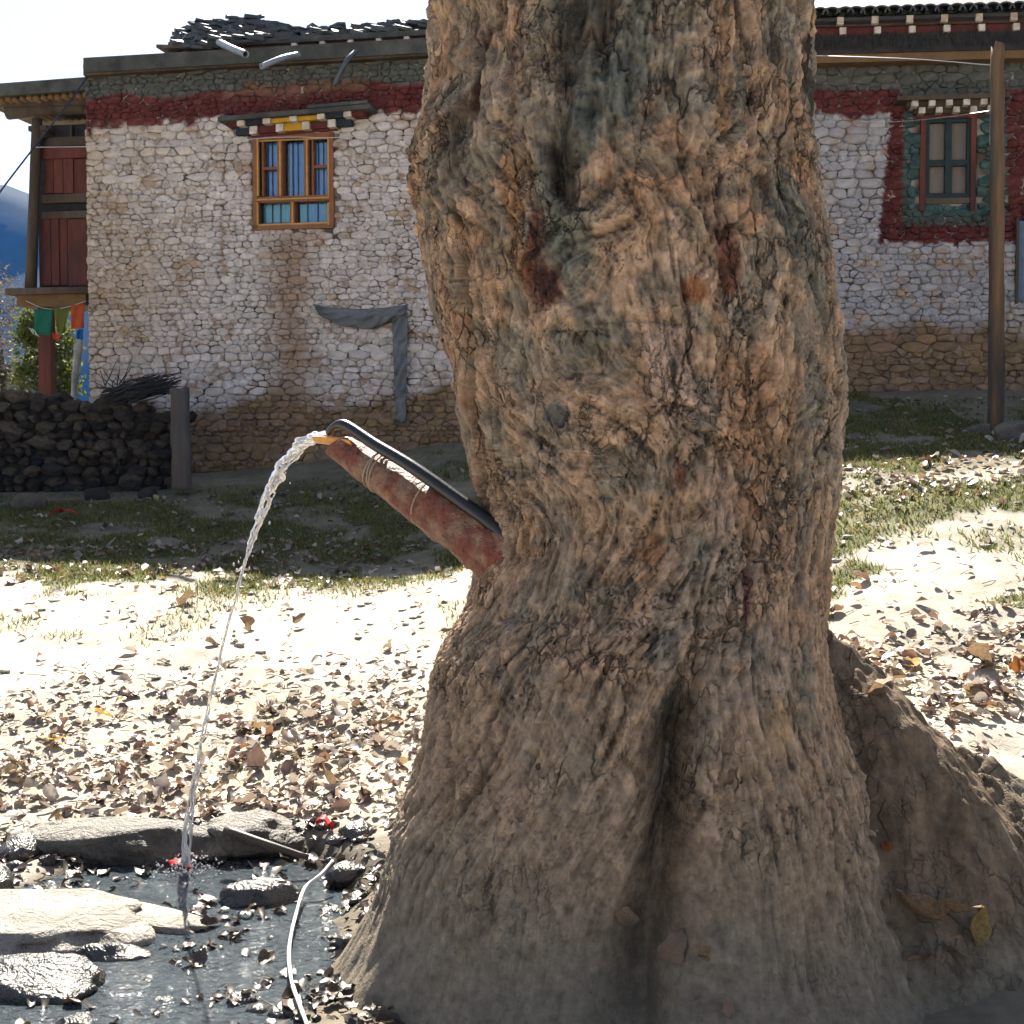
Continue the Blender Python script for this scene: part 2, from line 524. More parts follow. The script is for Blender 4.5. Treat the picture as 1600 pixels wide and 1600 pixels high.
def px_tz(px, py):
    """pixel on the photograph -> angle and height on the trunk surface"""
    D = 4.45
    for _ in range(12):
        p = at(px, py, D)
        c, w = trunk_c_w(np.array([p[2]]))
        s = np.clip((p[0] - c[0]) / w[0], -0.98, 0.98)
        t = math.asin(s)
        r = float(macro_r(np.array([t]), np.array([p[2]]), np.array([w[0]]))[0])
        s = np.clip((p[0] - c[0]) / r, -0.98, 0.98); t = math.asin(s)
        D = 0.5 * D + 0.5 * (CY - r * math.cos(t))
    return t, p[2]

# ---- grain direction field (angle from vertical, + leans to the right going up)
zf, tf = ZZ, TW
phi = 0.22 * tf_(1.2, 0.8, 3, 71)
mid = sstep(1.05, 1.6, zf) * (1 - sstep(2.55, 3.05, zf))
phi = phi + mid * 1.9 * tf_(1.9, 1.9, 2, 73)
low = sstep(1.45, 1.0, zf)
phi = phi + low * (0.55 * sstep(R(24), R(2), tf) - 0.22 * sstep(R(10), R(45), tf)) * sstep(0.05, 0.5, zf)
t0, z0 = px_tz(1240, 720)
phi = phi + 0.75 * np.exp(-((tf - t0) / R(18)) ** 2 - ((zf - z0) / 0.42) ** 2)
KN = [(850, 445, 45, 55), (1140, 400, 26, 60), (585 + 300, 655, 60, 40), (1020, 685, 60, 46), (905, 270, 40, 60),
      (905, 545, 60, 60), (730, 200, 40, 50), (1190, 285, 30, 26), (985, 240, 45, 50), (1025, 855, 46, 40), (930, 850, 60, 50), (1080, 760, 40, 60), (1150, 890, 40, 50), (975, 330, 40, 34), (1180, 540, 40, 46)]
SC = 4.45 / FPX
knot_r = []
knz = tf_(7, 6, 2, 77)
for (kx, ky, ka, kb) in KN:
    t, z = px_tz(kx, ky)
    A_, B_ = ka * SC * 1.25, kb * SC * 1.25
    dx, dz = (tf - t) * 0.72, zf - z
    rr = np.sqrt((dx / A_) ** 2 + (dz / B_) ** 2)
    tang = np.arctan2(-dz / B_ ** 2 * 1.0, dx / A_ ** 2)          # tangent of the ellipse: (dx,dz) dir = (-dz/B2, dx/A2)
    tang = (tang + math.pi / 2) % math.pi - math.pi / 2
    rr = rr * (1 + 0.5 * knz)
    w_ = 0.45 * np.exp(-(rr / 1.25) ** 4)
    ph = (phi + math.pi / 2) % math.pi - math.pi / 2
    c2 = (1 - w_) * np.cos(2 * ph) + w_ * np.cos(2 * tang)
    s2 = (1 - w_) * np.sin(2 * ph) + w_ * np.sin(2 * tang)
    phi = 0.5 * np.arctan2(s2, c2)
    knot_r.append(rr)

phi = phi + 0.55 * tf_(9, 6, 3, 79) * sstep(0.7, 1.3, ZZ)

def boxblur(a, n):
    for ax in (0, 1):
        k = np.ones(n) / n
        pad = [(0, 0), (0, 0)]; pad[ax] = (n // 2, n - 1 - n // 2)
        c = np.cumsum(np.pad(np.pad(a, pad, mode='edge'), [(1, 0) if q == ax else (0, 0) for q in (0, 1)]), axis=ax)
        a = (np.take(c, range(n, c.shape[ax]), axis=ax) - np.take(c, range(0, c.shape[ax] - n), axis=ax)) / n
    return a

def lic(phi, f, L, seed):
    """line-integral convolution of noise along the grain on a grid f times coarser"""
    p = phi[::f, ::f]
    h, w = p.shape
    nz = np.random.default_rng(seed).normal(size=(h, w))
    if f == 1: nz = nz + boxblur(nz, 2)
    gx, gy = np.meshgrid(np.arange(w, dtype=float), np.arange(h, dtype=float))
    acc = nz.copy()
    dx0, dy0 = np.sin(p), np.cos(p)
    for sgn in (1, -1):
        x, y = gx.copy(), gy.copy()
        ox, oy = sgn * dx0, sgn * dy0
        for k in range(L):
            x += ox; y += oy
            xi = np.clip(np.rint(x).astype(int), 0, w - 1); yi = np.clip(np.rint(y).astype(int), 0, h - 1)
            acc += nz[yi, xi]
            nxv, nyv = dx0[yi, xi], dy0[yi, xi]
            s = np.sign(nxv * ox + nyv * oy); s[s == 0] = 1
            ox, oy = nxv * s, nyv * s
    acc /= acc.std()
    if f > 1:
        H2, W2 = phi.shape
        yy = np.clip(np.arange(H2) / f, 0, h - 1.001); xx = np.clip(np.arange(W2) / f, 0, w - 1.001)
        y0, x0 = yy.astype(int), xx.astype(int); fy, fx = (yy - y0)[:, None], (xx - x0)[None]
        fy = fy * fy * (3 - 2 * fy); fx = fx * fx * (3 - 2 * fx)
        y1, x1 = np.minimum(y0 + 1, h - 1), np.minimum(x0 + 1, w - 1)
        acc = (acc[y0][:, x0] * (1 - fy) * (1 - fx) + acc[y1][:, x0] * fy * (1 - fx) + acc[y0][:, x1] * (1 - fy) * fx + acc[y1][:, x1] * fy * fx)
    return acc

g12 = lic(phi, 12, 5, 81)
g6 = lic(phi, 6, 7, 82)
g3 = lic(phi, 3, 10, 83)
g1 = lic(phi, 1, 12, 84)
def plates(g, t=0.0): return np.tanh(g * 1.3) - 0.9 * np.maximum(-g - 0.7, 0)
brk = tf_(14, 9, 3, 91)
crag = 0.35 + 0.65 * sstep(0.35, 1.35, ZZ + 0.25 * tf_(2, 2, 2, 92))
wx_ = tf_(7, 6, 3, 93)
rdg = np.abs(tf_(13, 8, 4, 94, 1.3 * wx_)); rdg2 = np.abs(tf_(30, 19, 3, 97, 1.6 * wx_))
flake = np.minimum(rdg * 3.2, 1.0) + 0.55 * np.minimum(rdg2 * 3.0, 1.0)
def terr(x, n, sharp=0.35):
    q = x * n; f = np.floor(q); return (f + sstep(0.5 - sharp / 2, 0.5 + sharp / 2, q - f)) / n
fl1 = terr(tf_(8, 5, 3, 96, 0.9 * wx_) + 0.25 * g6 * 0.2, 5.0); fl2 = terr(tf_(19, 12, 3, 98, 1.1 * wx_) + 0.06 * g3, 4.0)
crk = sstep(0.055, 0.0, rdg) * sstep(-0.15, 0.25, tf_(4, 3, 2, 100)); crk2 = sstep(0.06, 0.0, rdg2) * sstep(-0.1, 0.3, tf_(5, 4, 2, 102))
smooth_ = sstep(-0.25, 1.0, ZZ + 0.3 * tf_(2, 2, 2, 92))
crag = 0.12 + 0.88 * smooth_
disp = lump * 0.85 + crag * (0.0014 * plates(g12 * 1.4) + 0.0026 * plates(g6 * 1.6) + 0.0042 * plates(g3 * 1.4) * (0.8 + 0.5 * brk) + 0.0060 * fl1 + 0.0075 * fl2 + 0.0015 * brk - 0.010 * crk - 0.005 * crk2) + 0.0018 * g1 * np.clip(crag - 0.1, 0.03, 1)
disp = disp + vert_up * (0.006 * plates(g6) + 0.007 * plates(g12)) + 0.004 * (1 - smooth_) * tf_(9, 7, 4, 104)
for (kx, ky, ka, kb), rr in zip(KN, knot_r):
    disp = disp + 0.003 * np.exp(-((rr - 0.9) / 0.35) ** 2) - 0.005 * np.exp(-(rr / 0.5) ** 2)

def polyline_dist(pts):
    """distance (metres on the surface) to a polyline given in photo pixels"""
    q = np.array([px_tz(*p) for p in pts])
    best = np.full(TW.shape, 9.0); par = np.zeros(TW.shape)
    for i in range(len(q) - 1):
        ax_, az_ = q[i][0] * 0.72, q[i][1]; bx_, bz_ = q[i + 1][0] * 0.72, q[i + 1][1]
        vx, vz = bx_ - ax_, bz_ - az_
        t = np.clip(((AA - ax_) * vx + (ZZ - az_) * vz) / (vx * vx + vz * vz), 0, 1)
        d = np.hypot(AA - ax_ - t * vx, ZZ - az_ - t * vz)
        m_ = d < best
        best[m_] = d[m_]; par[m_] = (i + t[m_]) / (len(q) - 1)
    return best, par
jit = 0.006 * tf_(25, 25, 2, 95)
# long split between the thin left stem and the trunk
dcr, pcr = polyline_dist([(712, 330), (722, 400), (730, 480), (737, 560), (741, 620), (757, 680), (763, 740), (768, 800)])
disp = disp - 0.17 * np.exp(-((dcr + jit) / 0.026) ** 2) * sstep(0, 0.12, pcr) + 0.02 * np.exp(-((dcr - 0.05) / 0.03) ** 2)
# finer cracks
for pts, dep, wid in [([(1160, 850), (1172, 875), (1165, 890), (1150, 905)], 0.02, 0.006), ([(1165, 890), (1200, 855), (1240, 800), (1300, 690)], 0.018, 0.010),
                      ([(1050, 500), (1053, 560), (1048, 640)], 0.012, 0.005), ([(1150, 500), (1142, 560), (1125, 640)], 0.015, 0.006), ([(1125, 590), (1128, 640)], 0.012, 0.005),
                      ([(935, 505), (1010, 500), (1090, 510)], 0.012, 0.006), ([(1165, 890), (1165, 960), (1150, 990)], 0.014, 0.008), ([(1085, 900), (1085, 1010), (1040, 1090)], 0.022, 0.012),
                      ([(735, 60), (745, 110), (742, 175)], 0.05, 0.016), ([(868, 235), (872, 300)], 0.05, 0.02), ([(900, 0), (905, 70), (885, 150), (870, 210)], 0.05, 0.035),
                      ([(1165, 0), (1172, 130), (1165, 260)], 0.03, 0.014), ([(1190, 0), (1182, 110), (1188, 240)], 0.025, 0.012), ([(1215, 0), (1210, 160)], 0.03, 0.012), ([(1245, 0), (1240, 150), (1262, 240)], 0.03, 0.014),
                      ([(1120, 1080), (1128, 1130), (1130, 1190)], 0.010, 0.006), ([(985, 1000), (970, 1030), (955, 1050)], 0.012, 0.006), ([(1195, 1010), (1150, 1060), (1120, 1110)], 0.014, 0.010),
                      ([(770, 1090), (762, 1140), (775, 1160)], 0.014, 0.008), ([(690, 1060), (700, 1130), (705, 1250), (680, 1290)], 0.03, 0.014), ([(750, 1220), (745, 1270), (720, 1300)], 0.015, 0.008),
                      ([(1345, 1150), (1352, 1230), (1362, 1330), (1375, 1440)], 0.03, 0.022)]:
    d_, _p = polyline_dist(pts)
    disp = disp - dep * np.exp(-((d_ + jit) / wid) ** 2)
# dark burl on the upper left edge
t1, z1 = px_tz(690, 240)
disp = disp + 0.03 * np.exp(-((tf - R(-75)) / R(22)) ** 2 - ((zf - z1) / 0.22) ** 2) * (1 + 0.8 * brk)
RR = MR + disp
TV = np.stack([CX + RR * np.sin(TH), CY - RR * np.cos(TH), ZZ], -1)

# ---- bark colour (pigment: dust, lichen, old wounds, soot-black run-off stains; shade painted in at the foot)
c_tan = np.array([0.262, 0.180, 0.120]); c_grey = np.array([0.205, 0.168, 0.128]); c_rust = np.array([0.225, 0.105, 0.045])
c_dark = np.array([0.050, 0.052, 0.045]); c_dust = np.array([0.245, 0.178, 0.120]); c_green = np.array([0.105, 0.108, 0.090]); c_pale = np.array([0.37, 0.26, 0.185])
f1 = tf_(2.2, 1.6, 4, 101); f2 = tf_(6, 5, 4, 103); f3 = tf_(3, 2.2, 4, 105); f4 = tf_(18, 15, 3, 107)
def mixc(c, k, w): return c * (1 - w[..., None]) + k * w[..., None]
bc = np.zeros(TW.shape + (3,)) + c_tan
bc = mixc(bc, c_grey, sstep(-0.1, 0.4, f1 + 0.4 * f2) * 0.75)
bc = mixc(bc, c_rust, sstep(0.12, 0.5, f3 + 0.5 * f2) * 0.38 * sstep(0.7, 1.5, ZZ))
bc = mixc(bc, c_green, sstep(0.15, 0.5, f2 - 0.3 * f3 + 0.25 * sstep(1.6, 2.6, ZZ)) * 0.55)
bc = mixc(bc, c_dust, sstep(1.2, 0.5, ZZ + 0.25 * f1) * 0.75)
bc = mixc(bc, np.array([0.182, 0.160, 0.120]), sstep(0.6, -0.15, ZZ + 0.25 * f1 + 0.1 * f2) * 0.85)  # foot darkened towards the ground, shade put into the dusty colour
warp = 0.35 * f2 + 0.25 * f4
def blot(px, py, ax_, by_, c, s, rot=0.0, soft=0.38):
    global bc
    t, z = px_tz(px, py)
    dx, dz = (tf - t) * 0.72, zf - z
    cr_, sr_ = math.cos(rot), math.sin(rot)
    u, v = dx * cr_ - dz * sr_, dx * sr_ + dz * cr_
    rr = np.sqrt((u / (ax_ * SC)) ** 2 + (v / (by_ * SC)) ** 2) + warp
    bc = mixc(bc, np.asarray(c), sstep(1 + soft, 1 - soft, rr) * s)
BLK = (0.020, 0.023, 0.022); RED = (0.095, 0.030, 0.018); GRN = (0.078, 0.088, 0.076)
for b in [(915, 40, 60, 110, BLK, .75), (985, 80, 40, 110, GRN, .8), (900, 200, 30, 90, BLK, .8, .35), (940, 150, 60, 70, GRN, .8), (880, 330, 40, 120, GRN, .7), (860, 410, 60, 60, GRN, .5),
          (1262, 90, 22, 150, BLK, .9), (1235, 120, 12, 90, GRN, .8), (1205, 110, 8, 120, BLK, .6), (1230, 330, 70, 70, GRN, .7), (1265, 420, 55, 55, GRN, .6), (1280, 500, 30, 50, GRN, .5),
          (880, 280, 24, 60, (0.03, 0.022, 0.016), .9), (745, 110, 13, 70, (0.045, 0.022, 0.014), .95), (835, 370, 16, 50, RED, .8, .4), (845, 445, 34, 34, RED, .75), (852, 445, 18, 22, (0.03, 0.015, 0.015), .8),
          (1140, 410, 20, 46, RED, .85), (1085, 455, 24, 20, (0.20, 0.075, 0.03), .8), (1055, 385, 20, 46, c_pale, .9, .25), (1045, 410, 44, 18, c_pale, .6), (1190, 285, 13, 16, (0.05, 0.025, 0.018), .8),
          (1050, 580, 42, 72, (0.29, 0.21, 0.165), .8), (1053, 572, 7, 14, BLK, .9), (1053, 600, 4, 60, (0.06, 0.05, 0.04), .7), (1130, 760, 44, 60, (0.28, 0.20, 0.155), .7), (1062, 745, 12, 34, (0.13, 0.055, 0.03), .7),
          (870, 650, 26, 16, (0.085, 0.085, 0.085), .9), (950, 560, 60, 40, GRN, .4), (1020, 860, 30, 26, (0.16, 0.08, 0.04), .7), (1240, 720, 60, 100, GRN, .35, .6),
          (700, 230, 40, 70, (0.055, 0.045, 0.035), .85), (705, 360, 14, 22, (0.42, 0.27, 0.16), .85), (715, 345, 12, 14, (0.10, 0.035, 0.02), .8),
          (1045, 1110, 26, 50, (0.035, 0.045, 0.042), .8, .35), (1020, 1160, 14, 60, (0.09, 0.065, 0.045), .8, .4), (1215, 1130, 26, 36, (0.33, 0.22, 0.12), .7), (800, 330, 20, 90, (0.24, 0.12, 0.05), .6), (1130, 120, 14, 130, (0.22, 0.11, 0.05), .5),  # includes dark blots low in the valley crease
          (750, 880, 40, 60, (0.21, 0.12, 0.055), .5), (1165, 930, 10, 46, (0.12, 0.045, 0.05), .7)]:
    blot(*b)
fis = crag * np.clip(sstep(0.9, 1.9, -g3) * 0.5 + crk * 0.75 + crk2 * 0.5, 0, 0.8)   # dark colour along fissure fibres and cracks
bc = mixc(bc, np.array([0.050, 0.038, 0.028]), fis)
f5 = tf_(24, 17, 2, 109)
bc = bc * (1.04 + crag * (0.15 * np.clip(g3, -1.5, 1.5) + 0.15 * np.clip(g1, -1.5, 1.5) + 0.07 * np.clip(g6, -1.5, 1.5) + 0.22 * sstep(-0.1, 0.15, f5) + 0.5 * fl2))[..., None] * (1 + 0.18 * f4)[..., None]
bc = mixc(bc, np.array([0.035, 0.026, 0.020]), np.exp(-((dcr + jit) / 0.021) ** 2) * 0.95)  # dark of the deep split put into the colour
bc = np.clip(bc, 0.012, 0.6)
nrow, ncol = TW.shape
ti = np.arange(nrow * ncol).reshape(nrow, ncol)
ti2 = np.c_[ti, ti[:, :1]]
TF = np.stack([ti2[:-1, :-1], ti2[:-1, 1:], ti2[1:, 1:], ti2[1:, :-1]], -1).reshape(-1, 4)
m_bark = mat("bark", attr="Col", rough=0.92, var=0.34, scale=30, bump=0.9, bscale=80, bdist=0.008, spec=0.2, fleck=((0.055, 0.043, 0.033), 38, 0.58, 0.72, 0.5))
trunk = mk("trunk", TV.reshape(-1, 3), TF, m_bark, TREE, col=np.concatenate([bc, (np.clip(crag, 0, 1) ** 1.3 * (0.35 + 0.65 * sstep(-0.2, 0.3, tf_(2.5, 2.0, 2, 106))))[..., None]], -1).reshape(-1, 4))
def add_cracks(m, layers):
    """crisp split lines between bark plates, as relief and as the dark colour of old fissures; attribute alpha = how craggy"""
    n, l = m.node_tree.nodes, m.node_tree.links
    p = n["Principled BSDF"]
    tc = n.new("ShaderNodeTexCoord")
    ca = n.new("ShaderNodeAttribute"); ca.attribute_name = "Col"
    base = p.inputs["Base Color"].links[0].from_socket
    normal = p.inputs["Normal"].links[0].from_node
    for (sc_, st, warp, width, amt, dist, msc, m0, m1) in layers:
        wn = n.new("ShaderNodeTexNoise"); wn.inputs["Scale"].default_value = sc_ * 0.55; wn.inputs["Detail"].default_value = 3; wn.inputs["Roughness"].default_value = 0.7
        l.new(tc.outputs["Object"], wn.inputs["Vector"])
        sub = n.new("ShaderNodeVectorMath"); sub.operation = 'SUBTRACT'; sub.inputs[1].default_value = (0.5, 0.5, 0.5)
        l.new(wn.outputs["Color"], sub.inputs[0])
        sc = n.new("ShaderNodeVectorMath"); sc.operation = 'SCALE'; sc.inputs["Scale"].default_value = warp
        l.new(sub.outputs[0], sc.inputs[0])
        ad = n.new("ShaderNodeVectorMath"); ad.operation = 'ADD'
        l.new(tc.outputs["Object"], ad.inputs[0]); l.new(sc.outputs[0], ad.inputs[1])
        mp = n.new("ShaderNodeMapping"); mp.inputs["Scale"].default_value = st; mp.inputs["Rotation"].default_value = (0, 0.25, 0)
        l.new(ad.outputs[0], mp.inputs[0])
        vo = n.new("ShaderNodeTexVoronoi"); vo.feature = 'DISTANCE_TO_EDGE'; vo.inputs["Scale"].default_value = sc_
        l.new(mp.outputs[0], vo.inputs["Vector"])
        mr = n.new("ShaderNodeMapRange"); mr.inputs["From Min"].default_value, mr.inputs["From Max"].default_value = width, 0.0
        l.new(vo.outputs["Distance"], mr.inputs["Value"])
        mn = n.new("ShaderNodeTexNoise"); mn.inputs["Scale"].default_value = msc; mn.inputs["Detail"].default_value = 1
        l.new(tc.outputs["Object"], mn.inputs["Vector"])
        mm = n.new("ShaderNodeMapRange"); mm.inputs["From Min"].default_value, mm.inputs["From Max"].default_value = m0, m1
        l.new(mn.outputs["Fac"], mm.inputs["Value"])
        a = n.new("ShaderNodeMath"); a.operation = 'MULTIPLY'; l.new(mr.outputs[0], a.inputs[0]); l.new(mm.outputs[0], a.inputs[1])
        b = n.new("ShaderNodeMath"); b.operation = 'MULTIPLY'; l.new(a.outputs[0], b.inputs[0]); l.new(ca.outputs["Alpha"], b.inputs[1])
        c = n.new("ShaderNodeMath"); c.operation = 'MULTIPLY'; l.new(b.outputs[0], c.inputs[0]); c.inputs[1].default_value = amt
        mx = n.new("ShaderNodeMix"); mx.data_type = 'RGBA'
        l.new(c.outputs[0], mx.inputs["Factor"]); l.new(base, mx.inputs["A"]); mx.inputs["B"].default_value = (0.040, 0.030, 0.022, 1)
        base = mx.outputs["Result"]
        bp = n.new("ShaderNodeBump"); bp.invert = True; bp.inputs["Strength"].default_value = 1.0; bp.inputs["Distance"].default_value = dist
        l.new(b.outputs[0], bp.inputs["Height"]); l.new(normal.outputs[0], bp.inputs["Normal"])
        normal = bp
    l.new(base, p.inputs["Base Color"]); l.new(normal.outputs[0], p.inputs["Normal"])
add_cracks(m_bark, [(9.5, (1, 1, 0.38), 0.11, 0.045, 0.62, 0.018, 5.0, 0.46, 0.60), (28.0, (1, 1, 0.42), 0.05, 0.085, 0.5, 0.009, 7.0, 0.44, 0.60)])
# limbs above the picture
m_bark2 = mat("bark_limb", (0.19, 0.15, 0.11), 0.92, 0.3, 8, 0.8, 30, 0.03, stretch=(1, 1, 0.3))
for pts, r0, r1 in [([(0.35, 5.15, 5.2), (-0.3, 5.4, 6.5), (-1.4, 5.6, 8.2), (-2.0, 6.0, 10.5)], 0.42, 0.16), ([(0.5, 5.15, 5.2), (0.9, 5.6, 6.8), (1.3, 6.2, 9.0), (1.2, 6.6, 11.5)], 0.45, 0.15), ([(0.5, 5.05, 5.2), (1.1, 4.7, 6.4), (2.2, 4.4, 8.0), (3.0, 4.2, 9.6)], 0.34, 0.12)]:
    V_, F_ = tube_vf(spline(pts, 14), np.linspace(r0, r1, 14), 14)
    mk("limb", V_, F_, m_bark2, TREE)
capV = [(cxz[-1] + 0.9 * wz[-1] * math.sin(t), CY - 0.9 * wz[-1] * math.cos(t), 5.59) for t in np.linspace(0, 2 * math.pi, 32, endpoint=False)]
mk("crotch", capV, [tuple(range(32))], m_bark2, TREE)

# buttress root running off to the right: an earth-covered ridge
gx_, gy_ = np.meshgrid(np.linspace(0.75, 4.9, 480), np.linspace(4.25, 6.7, 260))
path = np.array([at(1285, 985, 5.35), at(1335, 1065, 5.42), at(1425, 1160, 5.5), at(1520, 1200, 5.45), at(1600, 1262, 5.42), at(1720, 1300, 5.55), np.array([3.2, 5.9, 0.22]), np.array([4.6, 6.3, 0.30])])
path2 = np.array([at(1440, 1150, 5.85), at(1520, 1172, 5.9), at(1600, 1222, 5.95), at(1800, 1270, 6.1), np.array([3.9, 6.5, 0.3])])
def ridge(path, gx, gy, front, back, k):
    best = np.full(gx.shape, -9.0)
    for i in range(len(path) - 1):
        a, b = path[i], path[i + 1]
        for t in np.linspace(0, 1, 12, endpoint=False):
            p = a + (b - a) * t
            dx, dy = gx - p[0], gy - p[1]
            dd = np.hypot(dx, dy * np.where(dy < 0, front, back))
            best = np.maximum(best, p[2] - k * dd ** 1.35 - 0.02 * np.minimum(dd, 0.1) * 10)
    return best
rz = ridge(path, gx_, gy_, 1.2, 1.6, 1.12)
rz2 = ridge(path2, gx_, gy_, 1.3, 1.6, 1.3)
rn = 0.035 * fbm(gx_ * 4, gy_ * 4, 0, 4, 121) + 0.020 * fbm(gx_ * 14, gy_ * 14, 0, 3, 123) + 0.012 * np.abs(fbm(gx_ * 6 + gy_ * 9, gy_ * 3, 0, 3, 125))
gh = H(gx_, gy_)
top = np.maximum(rz, rz2) + rn
kk = 0.05
hz_ = np.maximum(top, gh - 0.03) + kk * 0.25 * np.clip(1 - np.abs(top - gh) / kk, 0, 1) ** 2
edge = np.minimum.reduce([(gx_ - 0.75) / 0.3, (4.9 - gx_) / 0.4, (gy_ - 4.25) / 0.15, (6.7 - gy_) / 0.15])
hz_ = np.where(edge < 1, np.minimum(hz_, gh - 0.02 + np.maximum(hz_ - gh, 0) * np.clip(edge, 0, 1)), hz_)
hz_ = np.where((gx_ - 0.75) / 0.3 < 1, np.maximum(top, gh - 0.03), hz_)
rf1 = fbm(gx_ * 3, gy_ * 3, gh, 4, 131)[..., None]; rf2 = fbm(gx_ * 12, gy_ * 12, 0, 3, 133)[..., None]
rc = np.array([0.160, 0.115, 0.075]) * (1 + 0.45 * rf1 + 0.45 * rf2)
rc = rc * (1 - 0.5 * sstep(0.0, 0.4, rf1)) + np.array([0.115, 0.100, 0.070]) * 0.5 * sstep(0.0, 0.4, rf1)
low_ = sstep(0.22, 0.02, hz_ - gh)[..., None]
rc = rc * (1 - low_) + np.array([0.160, 0.136, 0.100]) * (1 + 0.35 * rf2) * low_
ri = np.arange(gx_.size).reshape(gx_.shape)
RFc = np.stack([ri[:-1, :-1], ri[:-1, 1:], ri[1:, 1:], ri[1:, :-1]], -1).reshape(-1, 4)
def root_top(x, y):
    i = int(np.clip(round((y - 4.25) / 2.45 * 259), 0, 259)); j = int(np.clip(round((x - 0.75) / 4.15 * 479), 0, 479))
    return float(hz_[i, j]) if 0.75 <= x <= 4.9 and 4.25 <= y <= 6.7 else -9.0
mk("buttress_root", np.c_[gx_.ravel(), gy_.ravel(), hz_.ravel()], RFc, m_bark, TREE, col=np.concatenate([np.clip(rc, 0.01, 0.6), np.full(rc.shape[:2] + (1,), 0.45)], -1).reshape(-1, 4))

# ================================================================== HOUSE
class Wall:
    """a vertical wall plane: u runs to the right as seen from the camera, n points out of the wall"""
    def __init__(s, x0, y0, yaw):
        s.o = np.array([x0, y0, 0.0]); s.d = np.array([math.cos(yaw), -math.sin(yaw), 0.0]); s.n = np.array([-math.sin(yaw), -math.cos(yaw), 0.0])
    def uz(s, px, py, h=0.0):
        r = ray(px, py); c = np.array([0, 0, CAM_Z])
        o = s.o + s.n * h
        t = np.dot(o - c, s.n) / np.dot(r, s.n)
        p = c + r * t
        return float(np.dot(p - o, s.d)), float(p[2])
    def P(s, u, z, h=0.0):
        return s.o + s.d * u + s.n * h + np.array([0, 0, z])
    def box(s, u0, z0, u1, z1, h0, h1):
        return [s.P(u0, z0, h0), s.P(u1, z0, h0), s.P(u1, z0, h1), s.P(u0, z0, h1), s.P(u0, z1, h0), s.P(u1, z1, h0), s.P(u1, z1, h1), s.P(u0, z1, h1)]
    def pbox(s, px0, py0, px1, py1, h0, h1):
        """box from a pixel rectangle (y down) on the plane at depth h1"""
        pc, qc = (px0 + px1) / 2, (py0 + py1) / 2
        u0, u1 = s.uz(px0, qc, h1)[0], s.uz(px1, qc, h1)[0]
        z1, z0 = s.uz(pc, py0, h1)[1], s.uz(pc, py1, h1)[1]
        return s.box(u0, z0, u1, z1, h0, h1)

W1 = Wall(*at(137, 400, 19.5)[:2], R(11))
u_j, _ = W1.uz(980, 400)
pj = W1.P(u_j, 0)
W2 = Wall(pj[0], pj[1], R(6))
HOUSE = root("stone_house", "long whitewashed rubble stone house with red painted band, tiled roof and timber bay", "house", tuple(W1.P(0, 1.2)))

def flipfix(V, F): return F
def hbox(name, m, V, parent=HOUSE, label=None):
    o = mk(name, V, [tuple(reversed(f)) for f in BOXF], m, parent, smooth=False)
    if label: o["label"] = label
    return o

m_mud = mat("mud_mortar", (0.115, 0.088, 0.062), 0.95, 0.35, 7, 0.8, 30, 0.02, tint=(0.20, 0.165, 0.13))
m_mortar = mat("limewashed_mortar", (0.105, 0.080, 0.056), 0.95, 0.35, 9, 0.8, 30, 0.02, tint=(0.40, 0.345, 0.29))
m_stone = mat("painted_stone", attr="Col", rough=0.92, var=0.30, scale=11, bump=0.8, bscale=40, bdist=0.012, spec=0.15, bump2=(9, 0.8, 0.03), fleck=((0.20, 0.14, 0.095), 14, 0.54, 0.70, 0.5))
m_wood_dark = mat("weathered_wood", (0.065, 0.045, 0.029), 0.85, 0.45, 5, 0.7, 40, 0.01, stretch=(1, 1, 0.2), tint=(0.10, 0.078, 0.055))
m_wood_grey = mat("grey_wood", (0.080, 0.082, 0.072), 0.9, 0.45, 5, 0.8, 30, 0.015, tint=(0.052, 0.054, 0.048))
m_wood_ochre = mat("ochre_wood", (0.17, 0.098, 0.042), 0.8, 0.3, 4, 0.4, 40, 0.006)
m_red = mat("red_paint", (0.135, 0.028, 0.024), 0.75, 0.35, 6, 0.3, 40, 0.005, tint=(0.085, 0.026, 0.024))
m_redwood = mat("red_brown_panel", (0.125, 0.030, 0.015), 0.6, 0.45, 7, 0.5, 30, 0.006, stretch=(1, 1, 0.25), tint=(0.065, 0.018, 0.012))
m_white = mat("white_block_paint", (0.66, 0.60, 0.54), 0.8, 0.2, 20, 0.3, 60, 0.004, tint=(0.45, 0.37, 0.31))
m_navy = mat("dark_blue_paint", (0.020, 0.030, 0.045), 0.7, 0.3, 9, 0.2, 40, 0.004)
m_yellow = mat("yellow_paint", (0.56, 0.33, 0.025), 0.7, 0.25, 9, 0.2, 40, 0.004)
m_orange = mat("brown_window_paint", (0.24, 0.095, 0.04), 0.55, 0.25, 9, 0.2, 40, 0.003)
m_trim = mat("ochre_trim", (0.50, 0.27, 0.06), 0.5, 0.2, 9, 0.1, 40, 0.002)
m_teal = mat("teal_frame_paint", (0.020, 0.036, 0.037), 0.7, 0.3, 9, 0.3, 40, 0.004)
m_board = mat("grey_board", (0.21, 0.175, 0.14), 0.85, 0.25, 5, 0.3, 30, 0.005, stretch=(1, 1, 0.2))
m_slate = mat("dark_roof_slate", (0.045, 0.050, 0.055), 0.55, 0.4, 7, 0.5, 30, 0.01, spec=0.5, rand=0.4)
m_brush = mat("dark_brushwood", (0.040, 0.038, 0.036), 0.9, 0.4, 12, 0.4, 40, 0.01)

